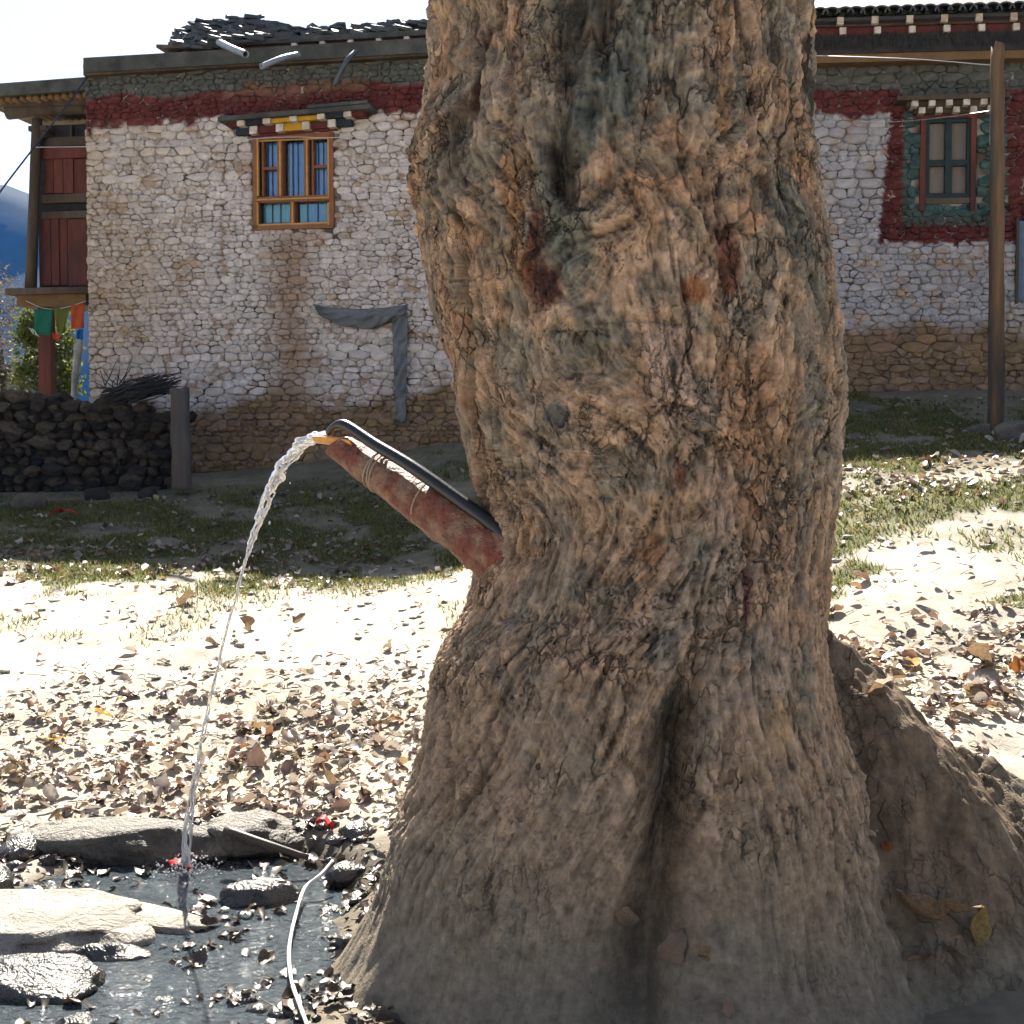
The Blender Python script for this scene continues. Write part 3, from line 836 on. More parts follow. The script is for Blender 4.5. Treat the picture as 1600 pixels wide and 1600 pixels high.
def curtain_mat(name, a, b):
    m = mat(name, a, 0.85, 0.12, 4, 0.1, 30, 0.003, tint=b)
    return m
m_curt = curtain_mat("blue_curtain", (0.12, 0.40, 0.85), (0.09, 0.32, 0.80))
m_curt2 = curtain_mat("teal_curtain", (0.06, 0.50, 0.55), (0.07, 0.40, 0.75))
m_glass = bpy.data.materials.new("window_glass"); m_glass.use_nodes = True
_gn, _gk = m_glass.node_tree.nodes, m_glass.node_tree.links
_tr = _gn.new("ShaderNodeBsdfTransparent"); _tr.inputs[0].default_value = (0.9, 0.94, 0.95, 1)
_gl = _gn.new("ShaderNodeBsdfGlossy"); _gl.inputs["Roughness"].default_value = 0.03
_fr = _gn.new("ShaderNodeFresnel"); _fr.inputs[0].default_value = 1.5
_mx = _gn.new("ShaderNodeMixShader")
_ad = _gn.new("ShaderNodeMath"); _ad.operation = 'MULTIPLY_ADD'; _ad.inputs[1].default_value = 1.6; _ad.inputs[2].default_value = 0.03
_gk.new(_fr.outputs[0], _ad.inputs[0]); _gk.new(_ad.outputs[0], _mx.inputs[0]); _gk.new(_tr.outputs[0], _mx.inputs[1]); _gk.new(_gl.outputs[0], _mx.inputs[2])
_gk.new(_mx.outputs[0], _gn["Material Output"].inputs["Surface"])

# ---------- paint scheme of the walls, authored over the facade
def n2(x, y, s): return float(fbm(np.array([x * s]), np.array([y * s]), 0, 3, 141)[0])
C_WASH = np.array([0.62, 0.56, 0.525]); C_WASH2 = np.array([0.47, 0.415, 0.35]); C_RED = np.array([0.135, 0.034, 0.032]); C_DK = np.array([0.098, 0.105, 0.090])
C_BRN = np.array([0.250, 0.168, 0.102]); C_TEAL = np.array([0.055, 0.105, 0.095])
def paint(P, left, rs):
    """colour of each vertex of a stone; rs = the stone's own random generator"""
    px, py = to_px(P)
    k1 = fbm(px * 0.02, py * 0.02, 0, 3, 151); k2 = fbm(px * 0.006, py * 0.006, 0, 3, 153); k3 = fbm(px * 0.09, py * 0.09, 0, 2, 155)
    n = len(px)
    tone = rs.uniform(0.86, 1.12)
    brn = C_BRN * rs.uniform(0.8, 1.2) * np.array([1, rs.uniform(0.93, 1.05), rs.uniform(0.85, 1.1)])
    wash = C_WASH * tone
    bare = sstep(0.20, 0.55, k1 * 0.7 + k3 * 0.6 + rs.uniform(-0.25, 0.22))[:, None]
    c = wash * (1 - 0.75 * bare) + (brn * 1.35) * 0.75 * bare
    if left:
        warm = sstep(330, 120, px + 90 * k2)[:, None] * 0.55                   # weathered tan end of the wall
        c = c * (1 - warm) + np.array([0.43, 0.315, 0.20]) * tone * warm
        streak = np.exp(-((px - 455 - 10 * k1) / 34) ** 2) * sstep(340, 380, py)   # run-off below the window
        c = c * (1 - 0.8 * streak[:, None]) + np.array([0.31, 0.205, 0.13]) * 0.8 * streak[:, None]
        top = py + (px - 400) * 0.052
        lo = 632 + (px - 137) * -0.02 + 28 * k2 + 14 * k1
        br_ = sstep(lo - 18, lo + 10, py)[:, None]
        rd = sstep(186 + 9 * k1 + 8 * k3 + 3, 186 + 9 * k1 + 8 * k3 - 3, top)[:, None]
        if_br = (np.abs(px - 460) < 110).astype(float) * sstep(160, 140, top)   # bare brown patch over the window
        rr_ = C_RED * tone * 0.9; rr_ = rr_ * (1 - 0.6 * if_br[:, None]) + brn * 0.75 * 0.6 * if_br[:, None]
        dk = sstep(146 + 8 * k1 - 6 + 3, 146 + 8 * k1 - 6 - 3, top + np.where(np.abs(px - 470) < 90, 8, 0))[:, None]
    else:
        lo = 515 + 12 * k2 + 12 * k1
        br_ = sstep(lo - 14, lo + 10, py)[:, None]
        rd = sstep(178 + 7 * k1 + 6 * k3 + 3, 178 + 7 * k1 + 6 * k3 - 3, py + (px - 1440) * 0.03)[:, None]
        rr_ = C_RED * tone * 0.95
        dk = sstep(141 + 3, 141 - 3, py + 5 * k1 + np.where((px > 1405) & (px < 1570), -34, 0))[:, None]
        dim_wash = np.array([0.43, 0.415, 0.42]) * tone  # whitewash painted darker for the weaker light on this wing
        c = np.where(bare > 0.5, c, dim_wash * (1 - 0.5 * bare) + brn * 0.5 * bare)
    c = c * (1 - br_) + brn * br_
    if not left:
        k = np.clip((py - 190) / 190, 0, 1)
        l0, l1 = 1391 - 19 * k + 4 * k3, 1413 - 3 * k
        r0, r1 = 1573, 1612 + 10 * k
        red = ((px > l0) & (px < r1) & (py > 165) & (py < 379 + 6 * k3))
        teal = ((px > l1) & (px < r0) & (py > 150) & (py < 352 + 6 * k3))
        c[red] = C_RED * tone * 0.85
        tl = C_TEAL * tone * (1 + 0.5 * k3[:, None]); dkt = np.array([0.07, 0.075, 0.06])
        tw_ = sstep(330, 345, py)[:, None] * 0.75
        c = np.where(teal[:, None], tl * (1 - tw_) + dkt * tw_, c)
        rd = rd * (1 - (red | teal))[:, None]
        dk = dk * (1 - (red | teal))[:, None]
    c = c * (1 - rd) + rr_ * rd
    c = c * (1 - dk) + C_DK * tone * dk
    return np.clip(c * (1 + 0.10 * k3[:, None]), 0.01, 0.75)

def clip_poly(poly, nx_, ny_, c):
    """keep nx*x + ny*y <= c"""
    out = []
    for i in range(len(poly)):
        a, b = poly[i], poly[(i + 1) % len(poly)]
        da, db = nx_ * a[0] + ny_ * a[1] - c, nx_ * b[0] + ny_ * b[1] - c
        if da <= 0: out.append(a)
        if (da < 0 < db) or (db < 0 < da):
            t = da / (da - db); out.append((a[0] + (b[0] - a[0]) * t, a[1] + (b[1] - a[1]) * t))
    return out

def rubble(W, u0, u1, zlo, zhi, holes, seed, left, parent, n_own, sx=0.20, ratio=0.52):
    """an irregular coursed rubble face: every cell of a weighted, flattened Voronoi is one stone"""
    rs = np.random.default_rng(seed)
    pts = []
    z = zlo - 0.1; row = 0
    while z < zhi + 0.1:
        hgt = sx * ratio * rs.choice([0.55, 0.75, 0.95, 1.1, 1.35], p=[.3, .25, .2, .15, .1])
        u = u0 - rs.uniform(0, sx)
        while u < u1 + sx:
            w = hgt / ratio * rs.uniform(0.5, 1.55)
            pts.append((u + w / 2, z + hgt / 2 + rs.normal() * hgt * 0.13, hgt))
            u += w
            if rs.uniform() < 0.22: pts.append((u, z + hgt * rs.uniform(0, 1), hgt * 0.35))
        z += hgt; row += 1
    A = np.array(pts)
    asp = 1 / 0.52
    Q = np.c_[A[:, 0], A[:, 1] * asp]
    wgt = (A[:, 2] * 0.8) ** 2 * rs.uniform(0.2, 1.2, len(A))
    stones = []
    for i in range(len(Q)):
        if not (u0 - 0.1 < A[i, 0] < u1 + 0.1 and zlo - 0.1 < A[i, 1] < zhi + 0.1): continue
        if any(h[0] - 0.02 < A[i, 0] < h[2] + 0.02 and h[1] - 0.02 < A[i, 1] < h[3] + 0.02 for h in holes): continue
        d2 = ((Q - Q[i]) ** 2).sum(1)
        nb = np.argpartition(d2, 14)[:15]; nb = nb[nb != i]
        s_ = 0.5
        poly = [(Q[i, 0] - s_, Q[i, 1] - s_), (Q[i, 0] + s_, Q[i, 1] - s_), (Q[i, 0] + s_, Q[i, 1] + s_), (Q[i, 0] - s_, Q[i, 1] + s_)]
        for j in nb:
            dx, dy = Q[j] - Q[i]
            c = 0.5 * ((Q[j] ** 2).sum() - (Q[i] ** 2).sum() + wgt[i] - wgt[j])
            poly = clip_poly(poly, dx, dy, c)
            if len(poly) < 3: break
        if len(poly) < 3: continue
        poly = [(p[0], p[1] / asp) for p in poly]
        poly = clip_poly(poly, 1, 0, u1); poly = clip_poly(poly, -1, 0, -u0)
        poly = clip_poly(poly, 0, -1, -zlo) if poly else poly
        poly = clip_poly(poly, 0, 1, zhi) if poly else poly
        for h in holes:
            if len(poly) < 3: break
            cu, cz = A[i, 0], A[i, 1]
            if cu < h[0] and max(p[0] for p in poly) > h[0] and h[1] - .05 < cz < h[3] + .05: poly = clip_poly(poly, 1, 0, h[0])
            elif cu > h[2] and min(p[0] for p in poly) < h[2] and h[1] - .05 < cz < h[3] + .05: poly = clip_poly(poly, -1, 0, -h[2])
            elif cz < h[1] and max(p[1] for p in poly) > h[1] and h[0] - .1 < cu < h[2] + .1: poly = clip_poly(poly, 0, 1, h[1])
            elif cz > h[3] and min(p[1] for p in poly) < h[3] and h[0] - .1 < cu < h[2] + .1: poly = clip_poly(poly, 0, -1, -h[3])
        if len(poly) < 3: continue
        c = np.mean(poly, 0)
        pp = np.array(poly)
        area = 0.5 * abs(np.dot(pp[:, 0], np.roll(pp[:, 1], -1)) - np.dot(pp[:, 1], np.roll(pp[:, 0], -1)))
        if area < 0.0008: continue
        # resample the outline to 9 points, cut its corners a little
        per = np.r_[pp, pp[:1]]
        L = np.r_[0, np.cumsum(np.hypot(*np.diff(per, axis=0).T))]
        t = (np.arange(10) + rs.uniform(-0.25, 0.25, 10)) / 10 * L[-1]
        ol = np.c_[np.interp(t, L, per[:, 0]), np.interp(t, L, per[:, 1])]
        dirs = ol - c; ln = np.hypot(*dirs.T)
        gap = rs.choice([-0.004, 0.001, 0.006], p=[.45, .35, .2])
        ol = c + dirs * np.clip(1 - gap / np.maximum(ln, 0.02), 0.3, 1.2)[:, None] * rs.uniform(0.93, 1.04, 10)[:, None]
        bul = rs.uniform(0.004, 0.045); tilt = rs.normal(0, 0.10, 2)
        rings = [(1.0, -0.055), (0.99, bul * 0.40), (0.88, bul * 0.85), (0.5, bul)]
        V = []
        for sc_, h in rings:
            q = c + (ol - c) * sc_
            hh = h + (q - c) @ tilt * (h > 0) + (rs.normal(0, 0.007, 10) if h > 0 else 0)
            V += [W.P(a[0], a[1], float(b)) for a, b in zip(q, np.broadcast_to(hh, (10,)))]
        V.append(W.P(c[0], c[1], bul * 1.02))
        V = np.array(V)
        F = []
        for r_ in range(3):
            for k in range(10):
                k2 = (k + 1) % 10
                F.append((r_ * 10 + k, r_ * 10 + k2, r_ * 10 + 10 + k2, r_ * 10 + 10 + k))
        F += [(30 + k, 30 + (k + 1) % 10, 40) for k in range(10)]
        stones.append((area, V, F, paint(V, left, rs)))
    stones.sort(key=lambda s: -s[0])
    vis = []
    rest = MB(); restc = []
    own = 0
    for area, V, F, c in stones:
        px, py = to_px(V.mean(0))
        seen = (px < 745 and px > 0) if left else (1262 < px < 1600)
        if own < n_own and seen:
            mk("stone", V, F, m_stone, parent, True, c, origin=V.mean(0)); own += 1
        else:
            rest.add(V, F); restc.append(c)
    o = mk("rubble_stones", rest.V, rest.F, m_stone, parent, True, np.vstack(restc))
    o["kind"] = "stuff"
    return o

def wall_back(W, u0, u1, zlo, zhi, holes, parent, name):
    """the mud core behind the stones, cut out round the openings"""
    mb = MB()
    us = sorted({u0, u1, *[h[0] for h in holes], *[h[2] for h in holes]}); zs = sorted({zlo, zhi, *[h[1] for h in holes], *[h[3] for h in holes]})
    for a, b in zip(us, us[1:]):
        for c, d in zip(zs, zs[1:]):
            mu, mz = (a + b) / 2, (c + d) / 2
            if any(h[0] < mu < h[2] and h[1] < mz < h[3] for h in holes): continue
            mb.add(W.box(a, c, b, d, -0.42, -0.010), [tuple(reversed(f)) for f in BOXF])
    o = mb.build(name, m_mortar, parent)
    return o

# openings
def prect(W, px0, py0, px1, py1, h=0.0):
    pc, qc = (px0 + px1) / 2, (py0 + py1) / 2
    return (W.uz(px0, qc, h)[0], W.uz(pc, py1, h)[1], W.uz(px1, qc, h)[0], W.uz(pc, py0, h)[1])
win1 = prect(W1, 395, 212, 521, 358)
win2 = prect(W2, 1440, 182, 1526, 318)
z_top1 = W1.uz(400, 96)[1]; z_top2 = W2.uz(1440, 90)[1]
z_top1 = W1.uz(400, 88)[1]
wl = wall_back(W1, 0.0, u_j, 0.8, z_top1, [win1], HOUSE, "wall")
wl["label"] = "whitewashed rubble stone wall with blue curtained window"
wr = wall_back(W2, 0.0, 8.5, 1.2, z_top2 + 0.5, [win2], HOUSE, "wall")
wr["label"] = "shaded stone wall with red and teal painted window surround"
rubble(W1, 0.0, u_j, 1.15, z_top1, [win1], 11, True, wl, 190)
rubble(W2, 0.0, W2.uz(1760, 400)[0], 1.5, z_top2, [win2], 12, False, wr, 110)
# quoin edge: the side wall receding at the left corner, roof slabs, back
side = MB()
a0, a1 = W1.P(0, 0, -0.03), W1.P(0, 0, -8)
side.add(W1.box(0.0, 0.8, 0.4, z_top1 - 0.01, -8, -0.425), [tuple(reversed(f)) for f in BOXF])
side.build("side_wall", m_mud, HOUSE)

# ---------- left window
def pb(name, m, W, r, h0, h1, parent, label=None):
    return hbox(name, m, W.pbox(*r, h0, h1), parent, label)
WIN = mk("window", W1.pbox(395, 212, 521, 358, -0.40, -0.38), [tuple(reversed(f)) for f in BOXF], m_navy, HOUSE, False)
WIN["label"] = "three light window with ochre frame and blue curtains"
for r in [(395, 213, 401, 358), (514, 209, 521, 354), (395, 351, 521, 358), (395, 208, 521, 216)]:
    pb("frame", m_orange, W1, r, -0.14, 0.035, WIN)
for r in [(401, 306, 514, 315), (433, 216, 441, 306), (475, 214, 482, 306), (453, 315, 460, 351)]:
    pb("mullion", m_orange, W1, r, -0.12, 0.012, WIN)
for r in [(401, 217, 403.5, 306), (436, 217, 438.5, 306), (478, 216, 480.5, 306), (511.5, 216, 514, 306), (401, 309, 514, 311.5), (401, 316, 403, 351), (455.5, 316, 458, 351), (511.5, 316, 514, 351), (403, 348.5, 511.5, 351), (403, 217, 511.5, 219)]:
    pb("trim_bead", m_trim, W1, r, 0.0, 0.045 if r[0] == 401 or r[2] == 514 else 0.022, WIN)
for r in [(409, 219, 412, 306), (487, 219, 490, 306)]:
    pb("casement_stile", m_orange, W1, r, -0.12, -0.03, WIN)
for r in [(412, 261, 433, 265), (490, 258, 511, 262)]:
    pb("glazing_bar", m_orange, W1, r, -0.11, -0.02, WIN)
for r in [(404, 219, 433, 306), (441, 219, 475, 306), (482, 219, 511, 306), (403, 316, 453, 348), (460, 316, 511, 348)]:
    pb("pane", m_glass, W1, r, -0.110, -0.104, WIN)
for r in [(418, 219, 419.2, 306), (425, 219, 426, 306), (457, 219, 458.2, 306), (465, 219, 466, 306), (497, 219, 498, 306), (505, 219, 506, 306), (425, 316, 426, 348), (438, 316, 439, 348), (480, 316, 481, 348), (496, 316, 497, 348)]:
    pb("bar", m_brush, W1, r, -0.098, -0.088, WIN)
def curtain(r, m, folds, ph):
    u0, z0, u1, z1 = prect(W1, *r)
    V, F = [], []
    n = folds * 8
    for j in range(2):
        for i in range(n + 1):
            t = i / n
            V.append(W1.P(u0 + (u1 - u0) * t, z0 if j == 0 else z1, -0.145 + 0.014 * math.sin(t * folds * 2 * math.pi + ph) + 0.008 * math.sin(t * folds * 5 + j)))
    for i in range(n):
        F.append((i, i + 1, n + 2 + i, n + 1 + i))
    return mk("curtain", V, F, m, WIN)
curtain((411, 219, 433, 306), m_curt, 3, 0); curtain((448, 219, 475, 306), m_curt, 4, 1); curtain((488, 219, 511, 306), m_curt, 3, 2)
curtain((406, 316, 453, 348), m_curt2, 6, 0.5); curtain((464, 316, 511, 348), m_curt2, 6, 2.1)
# stepped canopy over it
CAN = mk("window_canopy", W1.pbox(352, 187, 562, 193, -0.02, 0.30), [tuple(reversed(f)) for f in BOXF], m_wood_grey, HOUSE, False)
CAN["label"] = "stepped painted timber canopy with white block ends"
def slanted(r, m, name, parent, W=W1, h1=0.2, slope=-0.055):
    """box whose top and bottom follow the fall of the eaves line"""
    px0, py0, px1, py1 = r
    c = (px0 + px1) / 2
    q = [W.uz(px0, py1 + (px0 - c) * slope, h1), W.uz(px1, py1 + (px1 - c) * slope, h1), W.uz(px1, py0 + (px1 - c) * slope, h1), W.uz(px0, py0 + (px0 - c) * slope, h1)]
    V = [W.P(a[0], a[1], -0.02) for a in q] + [W.P(a[0], a[1], h1) for a in q]
    F = [(0, 3, 2, 1), (4, 5, 6, 7), (0, 1, 5, 4), (1, 2, 6, 5), (2, 3, 7, 6), (3, 0, 4, 7)]
    return mk(name, V, F, m, parent, False)
bpy.data.objects.remove(CAN)
CAN = slanted((340, 172, 578, 179), m_wood_grey, "window_canopy", HOUSE, h1=0.34, slope=-0.085)
CAN["label"] = "stepped painted timber canopy with white block ends"
slanted((480, 160, 574, 165), m_wood_grey, "plank", CAN, h1=0.36, slope=-0.085)
def tier(x0, x1, yc, hh, h1, seq):
    w = (x1 - x0) / sum(s[0] for s in seq)
    x = x0
    for k, m, nm in seq:
        xx = x + k * w
        y = yc - 0.085 * ((x + xx) / 2 - (x0 + x1) / 2)
        slanted((x, y - hh, xx, y + hh), m, nm, CAN, h1=h1 + (0.05 if nm == "block_end" else 0), slope=-0.085)
        x = xx
tier(355, 568, 182.5, 6.5, 0.22, [(1.5, m_red, "panel"), (1.1, m_white, "block_end"), (2.9, m_navy, "panel"), (1.1, m_white, "block_end"), (3.0, m_yellow, "panel"), (1.1, m_white, "block_end"), (3.2, m_yellow, "panel"), (1.1, m_white, "block_end"), (3.0, m_navy, "panel"), (1.1, m_white, "block_end"), (2.0, m_red, "panel")])
tier(368, 548, 197.5, 6.0, 0.13, [(2.1, m_navy, "panel"), (1.1, m_white, "block_end"), (2.9, m_red, "panel"), (1.1, m_white, "block_end"), (2.9, m_yellow, "panel"), (1.1, m_white, "block_end"), (2.8, m_red, "panel"), (1.1, m_white, "block_end"), (2.4, m_navy, "panel")])
slanted((392, 203.5, 526, 208.5), m_red, "panel", CAN, h1=0.07, slope=-0.085)

# ---------- right window
WIN2 = mk("window", W2.pbox(1440, 182, 1526, 318, -0.40, -0.38), [tuple(reversed(f)) for f in BOXF], m_navy, HOUSE, False)
WIN2["label"] = "shuttered window with teal frame between red posts"
for r in [(1438, 184, 1446, 330), (1517, 182, 1525, 328)]:
    pb("post", m_redwood, W2, r, -0.15, 0.05, WIN2)
pb("lintel", m_redwood, W2, (1430, 176, 1536, 184), -0.15, 0.055, WIN2)
for r in [(1446, 184, 1452, 318), (1511, 184, 1517, 318), (1477, 190, 1487, 302), (1452, 184, 1511, 191), (1452, 250, 1511, 259), (1446, 302, 1517, 309)]:
    pb("frame", m_teal, W2, r, -0.15, 0.012 if r[2] - r[0] > 20 else 0.02, WIN2)
for r in [(1452, 191, 1477, 250), (1487, 191, 1511, 250), (1452, 259, 1477, 302), (1487, 259, 1511, 302)]:
    pb("board", m_board, W2, r, -0.13, -0.06, WIN2)
pb("sill", m_wood_dark, W2, (1446, 309, 1517, 318), -0.15, 0.03, WIN2)
CAN2 = slanted((1402, 147, 1578, 154), m_wood_dark, "window_canopy", HOUSE, W=W2, h1=0.30, slope=-0.03)
CAN2["label"] = "timber canopy with two rows of white block ends"
for row, (y, h, x0) in enumerate([(160, 0.2, 1425), (171, 0.12, 1436)]):
    slanted((x0 - 8, y - 6, 1578 - (x0 - 1402), y + 5), m_wood_dark, "panel", CAN2, W=W2, h1=h, slope=-0.03)
    for k in range(6 - row):
        x = x0 + k * 27
        if x > 1560: break
        slanted((x, y - 5 - 0.03 * (x - 1490), x + 10, y + 4 - 0.03 * (x - 1490)), m_white, "block_end", CAN2, W=W2, h1=h + 0.06, slope=-0.03)
# blue painted jamb at the right edge of the picture
m_blue = mat("blue_shutter_paint", (0.12, 0.16, 0.23), 0.7, 0.25, 8, 0.2, 30, 0.004)
D3 = pb("shutter", m_blue, W2, (1592, 345, 1650, 470), -0.02, 0.06, HOUSE); D3["label"] = "pale blue painted shutter at the picture edge"
pb("frame", m_wood_dark, W2, (1588, 341, 1592, 474), -0.02, 0.09, D3)

# ---------- roof edge, left wing
OV = 0.20
EAVE = slanted((130, 65.4, 985, 88.4), m_wood_grey, "fascia", HOUSE, h1=OV, slope=-0.058)
slanted((130, 88.6, 985, 92.9), m_wood_dark, "soffit_board", HOUSE, h1=OV - 0.04, slope=-0.058)
zr = W1.uz(400, 76, OV)[1]
hbox("roof_slab", m_mud, W1.box(-0.05, z_top1 + 0.02, u_j, zr - 0.06, -8.2, -0.03))
# upper tier, set back: red boards, rafter ends, grey board, and a heap of slates
W1u = Wall(*(W1.P(0, 0, -0.5)[:2]), R(11))
slanted((330, 53.4, 985, 61.4), m_red, "frieze", HOUSE, W=W1u, h1=0.25, slope=-0.058)
for k in range(6):
    x = 455 + k * 44; y = 73.5 - 0.058 * (x - 455)
    slanted((x, y - 6.5, x + 8, y), m_white, "rafter_end", HOUSE, W=W1u, h1=0.33, slope=-0.058)
slanted((345, 46.1, 985, 54.6), m_wood_grey, "fascia", HOUSE, W=W1u, h1=0.34, slope=-0.055)
slanted((244, 70.5, 330, 75.5), m_wood_dark, "plank", HOUSE, W=W1u, h1=0.40, slope=0.03)
slanted((262, 75, 330, 92), m_wood_dark, "beam", HOUSE, W=W1u, h1=0.2, slope=-0.05)
rs = np.random.default_rng(21)
slv, slf = [], []
def slab_mesh(w, d, t, seed):
    r_ = np.random.default_rng(seed)
    n = 7
    a = np.sort(r_.uniform(0, 2 * math.pi, n)); a = np.linspace(0, 2 * math.pi, n, endpoint=False) + r_.uniform(-.3, .3, n)
    q = np.c_[np.cos(a) * w / 2 * r_.uniform(.8, 1.1, n), np.sin(a) * d / 2 * r_.uniform(.8, 1.1, n)]
    V = [(x, y, -t / 2) for x, y in q] + [(x, y, t / 2 + r_.normal(0, t * .15)) for x, y in q]
    F = [tuple(reversed(range(n))), tuple(range(n, 2 * n))] + [(k, (k + 1) % n, n + (k + 1) % n, n + k) for k in range(n)]
    me = bpy.data.meshes.new("roof_slate"); me.from_pydata(V, [], F); me.materials.append(m_slate); me.update()
    return me
slabs = [slab_mesh(rs.uniform(.28, .5), rs.uniform(.25, .45), rs.uniform(.025, .05), 300 + k) for k in range(8)]
base = wloc(HOUSE)
def heap_top(px):
    return np.interp(px, [282, 300, 320, 335, 360, 390, 420, 450, 480, 520, 560, 600, 640, 690, 860], [62, 42, 34, 31, 32, 25, 31, 41, 44, 43, 40, 36, 33, 32, 26])
for k in range(298):
    px = rs.choice([rs.uniform(284, 460), rs.uniform(284, 920)])
    top_ = heap_top(px); bot_ = 61 - 0.055 * (px - 400) + (8 if px < 345 else 0)
    f = rs.uniform(0, 1) ** 0.8
    py = bot_ + (top_ - bot_) * f + 3.0
    hb = 0.30 - 0.9 * f
    u, z = W1u.uz(px, py, hb)
    o = bpy.data.objects.new("roof_slate", slabs[int(rs.integers(8))]); COL.objects.link(o)
    o.parent = HOUSE; o.location = W1u.P(u, z, hb) - base
    o.rotation_euler = (R(9) + rs.normal(0, .10), rs.normal(0, .10), rs.uniform(0, 6.28) * 0.15 + rs.normal(0, .5))
# core under the slates
core = MB()
pxs = np.arange(290, 990, 15)
cv = []
for px in pxs:
    bot_ = 63 - 0.055 * (px - 400) + (8 if px < 345 else 0)
    u, z = W1u.uz(px, bot_, 0.22); u2, z2 = W1u.uz(px, heap_top(px) + 4, -0.60)
    cv += [W1u.P(u, z, 0.22), W1u.P(u2, z2, -0.60), W1u.P(u2, z - 0.4, -2.5)]
core.add(cv, [(3 * i, 3 * i + 3, 3 * i + 4, 3 * i + 1) for i in range(len(pxs) - 1)] + [(3 * i + 1, 3 * i + 4, 3 * i + 5, 3 * i + 2) for i in range(len(pxs) - 1)] + [(0, 1, 2)])
core.build("roof_core", m_brush, HOUSE)

# ---------- roof edge, right wing
def strip2(r, m, name, h1, slope=-0.025, parent=HOUSE):
    return slanted(r, m, name, parent, W=W2, h1=h1, slope=slope)
strip2((955, 83, 1720, 97), m_wood_ochre, "beam", 0.24)
b1 = strip2((955, 55, 1720, 83), m_brush, "thatch_band", 0.27)
strip2((955, 40.5, 1720, 56), m_red, "frieze", 0.25)
strip2((955, 38, 1720, 41), m_wood_dark, "moulding", 0.31)
strip2((955, 24, 1720, 38), m_red, "frieze", 0.29)
strip2((955, 11, 1720, 24), m_wood_grey, "fascia", 0.33)
for k in range(-5, 9):
    x = 1258 + k * 54.3
    y = 47 - 0.025 * (x - 1360)
    strip2((x, y - 5.5, x + 10, y + 5), m_white, "rafter_end", 0.33)
    x = 1308 + k * 54.3; y = 31 - 0.025 * (x - 1360)
    strip2((x, y - 6, x + 10.5, y + 5.5), m_white, "rafter_end", 0.38)
# fringe of twigs hanging from the thatch band
fr = MB()
rs = np.random.default_rng(31)
for k in range(900):
    px = rs.uniform(1180, 1700); y0 = rs.uniform(50, 66) - 0.025 * (px - 1360); L = rs.uniform(8, 18)
    u, z = W2.uz(px, y0, 0.28); u2, z2 = W2.uz(px + rs.normal(0, 4), y0 + L, 0.28)
    a, b = W2.P(u, z, 0.275 + rs.uniform(0, .03)), W2.P(u2, z2, 0.275 + rs.uniform(0, .05))
    w = W2.d * 0.008
    fr.add([a - w, a + w, b + w * .4, b - w * .4], [(0, 1, 2, 3)])
o = fr.build("brush_fringe", m_brush, b1); o["kind"] = "stuff"
# round tiles along the right eave
tile_me = bpy.data.meshes.new("roof_tile")
tv, tf2 = [], []
for j in range(2):
    for i in range(9):
        a = math.pi * i / 8
        tv.append((0.11 * math.cos(a) * (1 - 0.08 * j), -0.18 + 0.42 * j, 0.085 * math.sin(a)))
    for i in range(9):
        a = math.pi * i / 8
        tv.append((0.092 * math.cos(a) * (1 - 0.08 * j), -0.18 + 0.42 * j, 0.067 * math.sin(a)))
for i in range(8):
    tf2 += [(i, i + 1, 18 + i + 1, 18 + i), (9 + i + 1, 9 + i, 27 + i, 27 + i + 1), (i, 9 + i, 9 + i + 1, i + 1)]
tile_me.from_pydata(tv, [], [tuple(reversed(f)) for f in tf2]); tile_me.materials.append(m_slate); tile_me.update()
for row in range(3):
    for k in range(36):
        px = 990 + k * 19.2 + (row % 2) * 3
        if px > 1650: break
        u, z = W2.uz(px, 14 - 0.03 * (px - 1440), 0.42)
        o = bpy.data.objects.new("roof_tile", tile_me); COL.objects.link(o); o.parent = HOUSE
        h = 0.42 - row * 0.36
        o.location = W2.P(u, z - 0.05 + row * 0.09, h) - base
        o.rotation_euler = (R(9), rs.normal(0, .05), -R(6) + rs.normal(0, .04))
zz2 = W2.uz(1440, 14, 0.4)[1]
sl = MB()
sl.add([W2.P(0, zz2 - 0.06, 0.36), W2.P(9, zz2 - 0.06, 0.36), W2.P(9, zz2 + 1.5, -3.4), W2.P(0, zz2 + 1.5, -3.4), W2.P(0, zz2 - 0.1, 0.36), W2.P(9, zz2 - 0.1, 0.36), W2.P(9, zz2 - 1.2, -3.4), W2.P(0, zz2 - 1.2, -3.4)],
       [(0, 1, 2, 3), (4, 7, 6, 5), (0, 4, 5, 1), (2, 6, 7, 3), (1, 5, 6, 2), (0, 3, 7, 4)])
sl.build("roof_slope", m_slate, HOUSE)

# ---------- timber bay at the left corner
WB = Wall(*(W1.P(0, 0, -0.55)[:2]), R(11))
BAY = hbox("timber_bay", m_brush, WB.pbox(60, 195, 140, 450, -1.6, -0.10)); BAY["label"] = "red brown timber bay with plank panels"
def bb(name, m, r, h0, h1): return pb(name, m, WB, r, h0, h1, BAY)
for i, r in enumerate([(70, 248, 83, 302), (84, 248, 98, 302), (99, 248, 114, 302), (115, 248, 138, 302), (64, 342, 79, 446), (80, 342, 92, 446), (93, 342, 105, 446), (106, 342, 138, 446)]):
    bb("plank", m_redwood, r, -0.1, 0.005 + 0.012 * (i % 3))
bb("rail", m_redwood, (64, 229, 138, 247), -0.1, 0.05)
bb("rail", m_wood_dark, (64, 303, 138, 316), -0.1, 0.06)
bb("rail", m_wood_dark, (64, 330, 138, 341), -0.1, 0.055)
bb("lintel", m_wood_dark, (56, 214, 138, 228), -0.1, 0.02)
for r in [(74, 196, 77, 222), (109, 196, 112, 222)]:
    bb("glazing_bar", m_wood_dark, r, -0.1, 0.0)
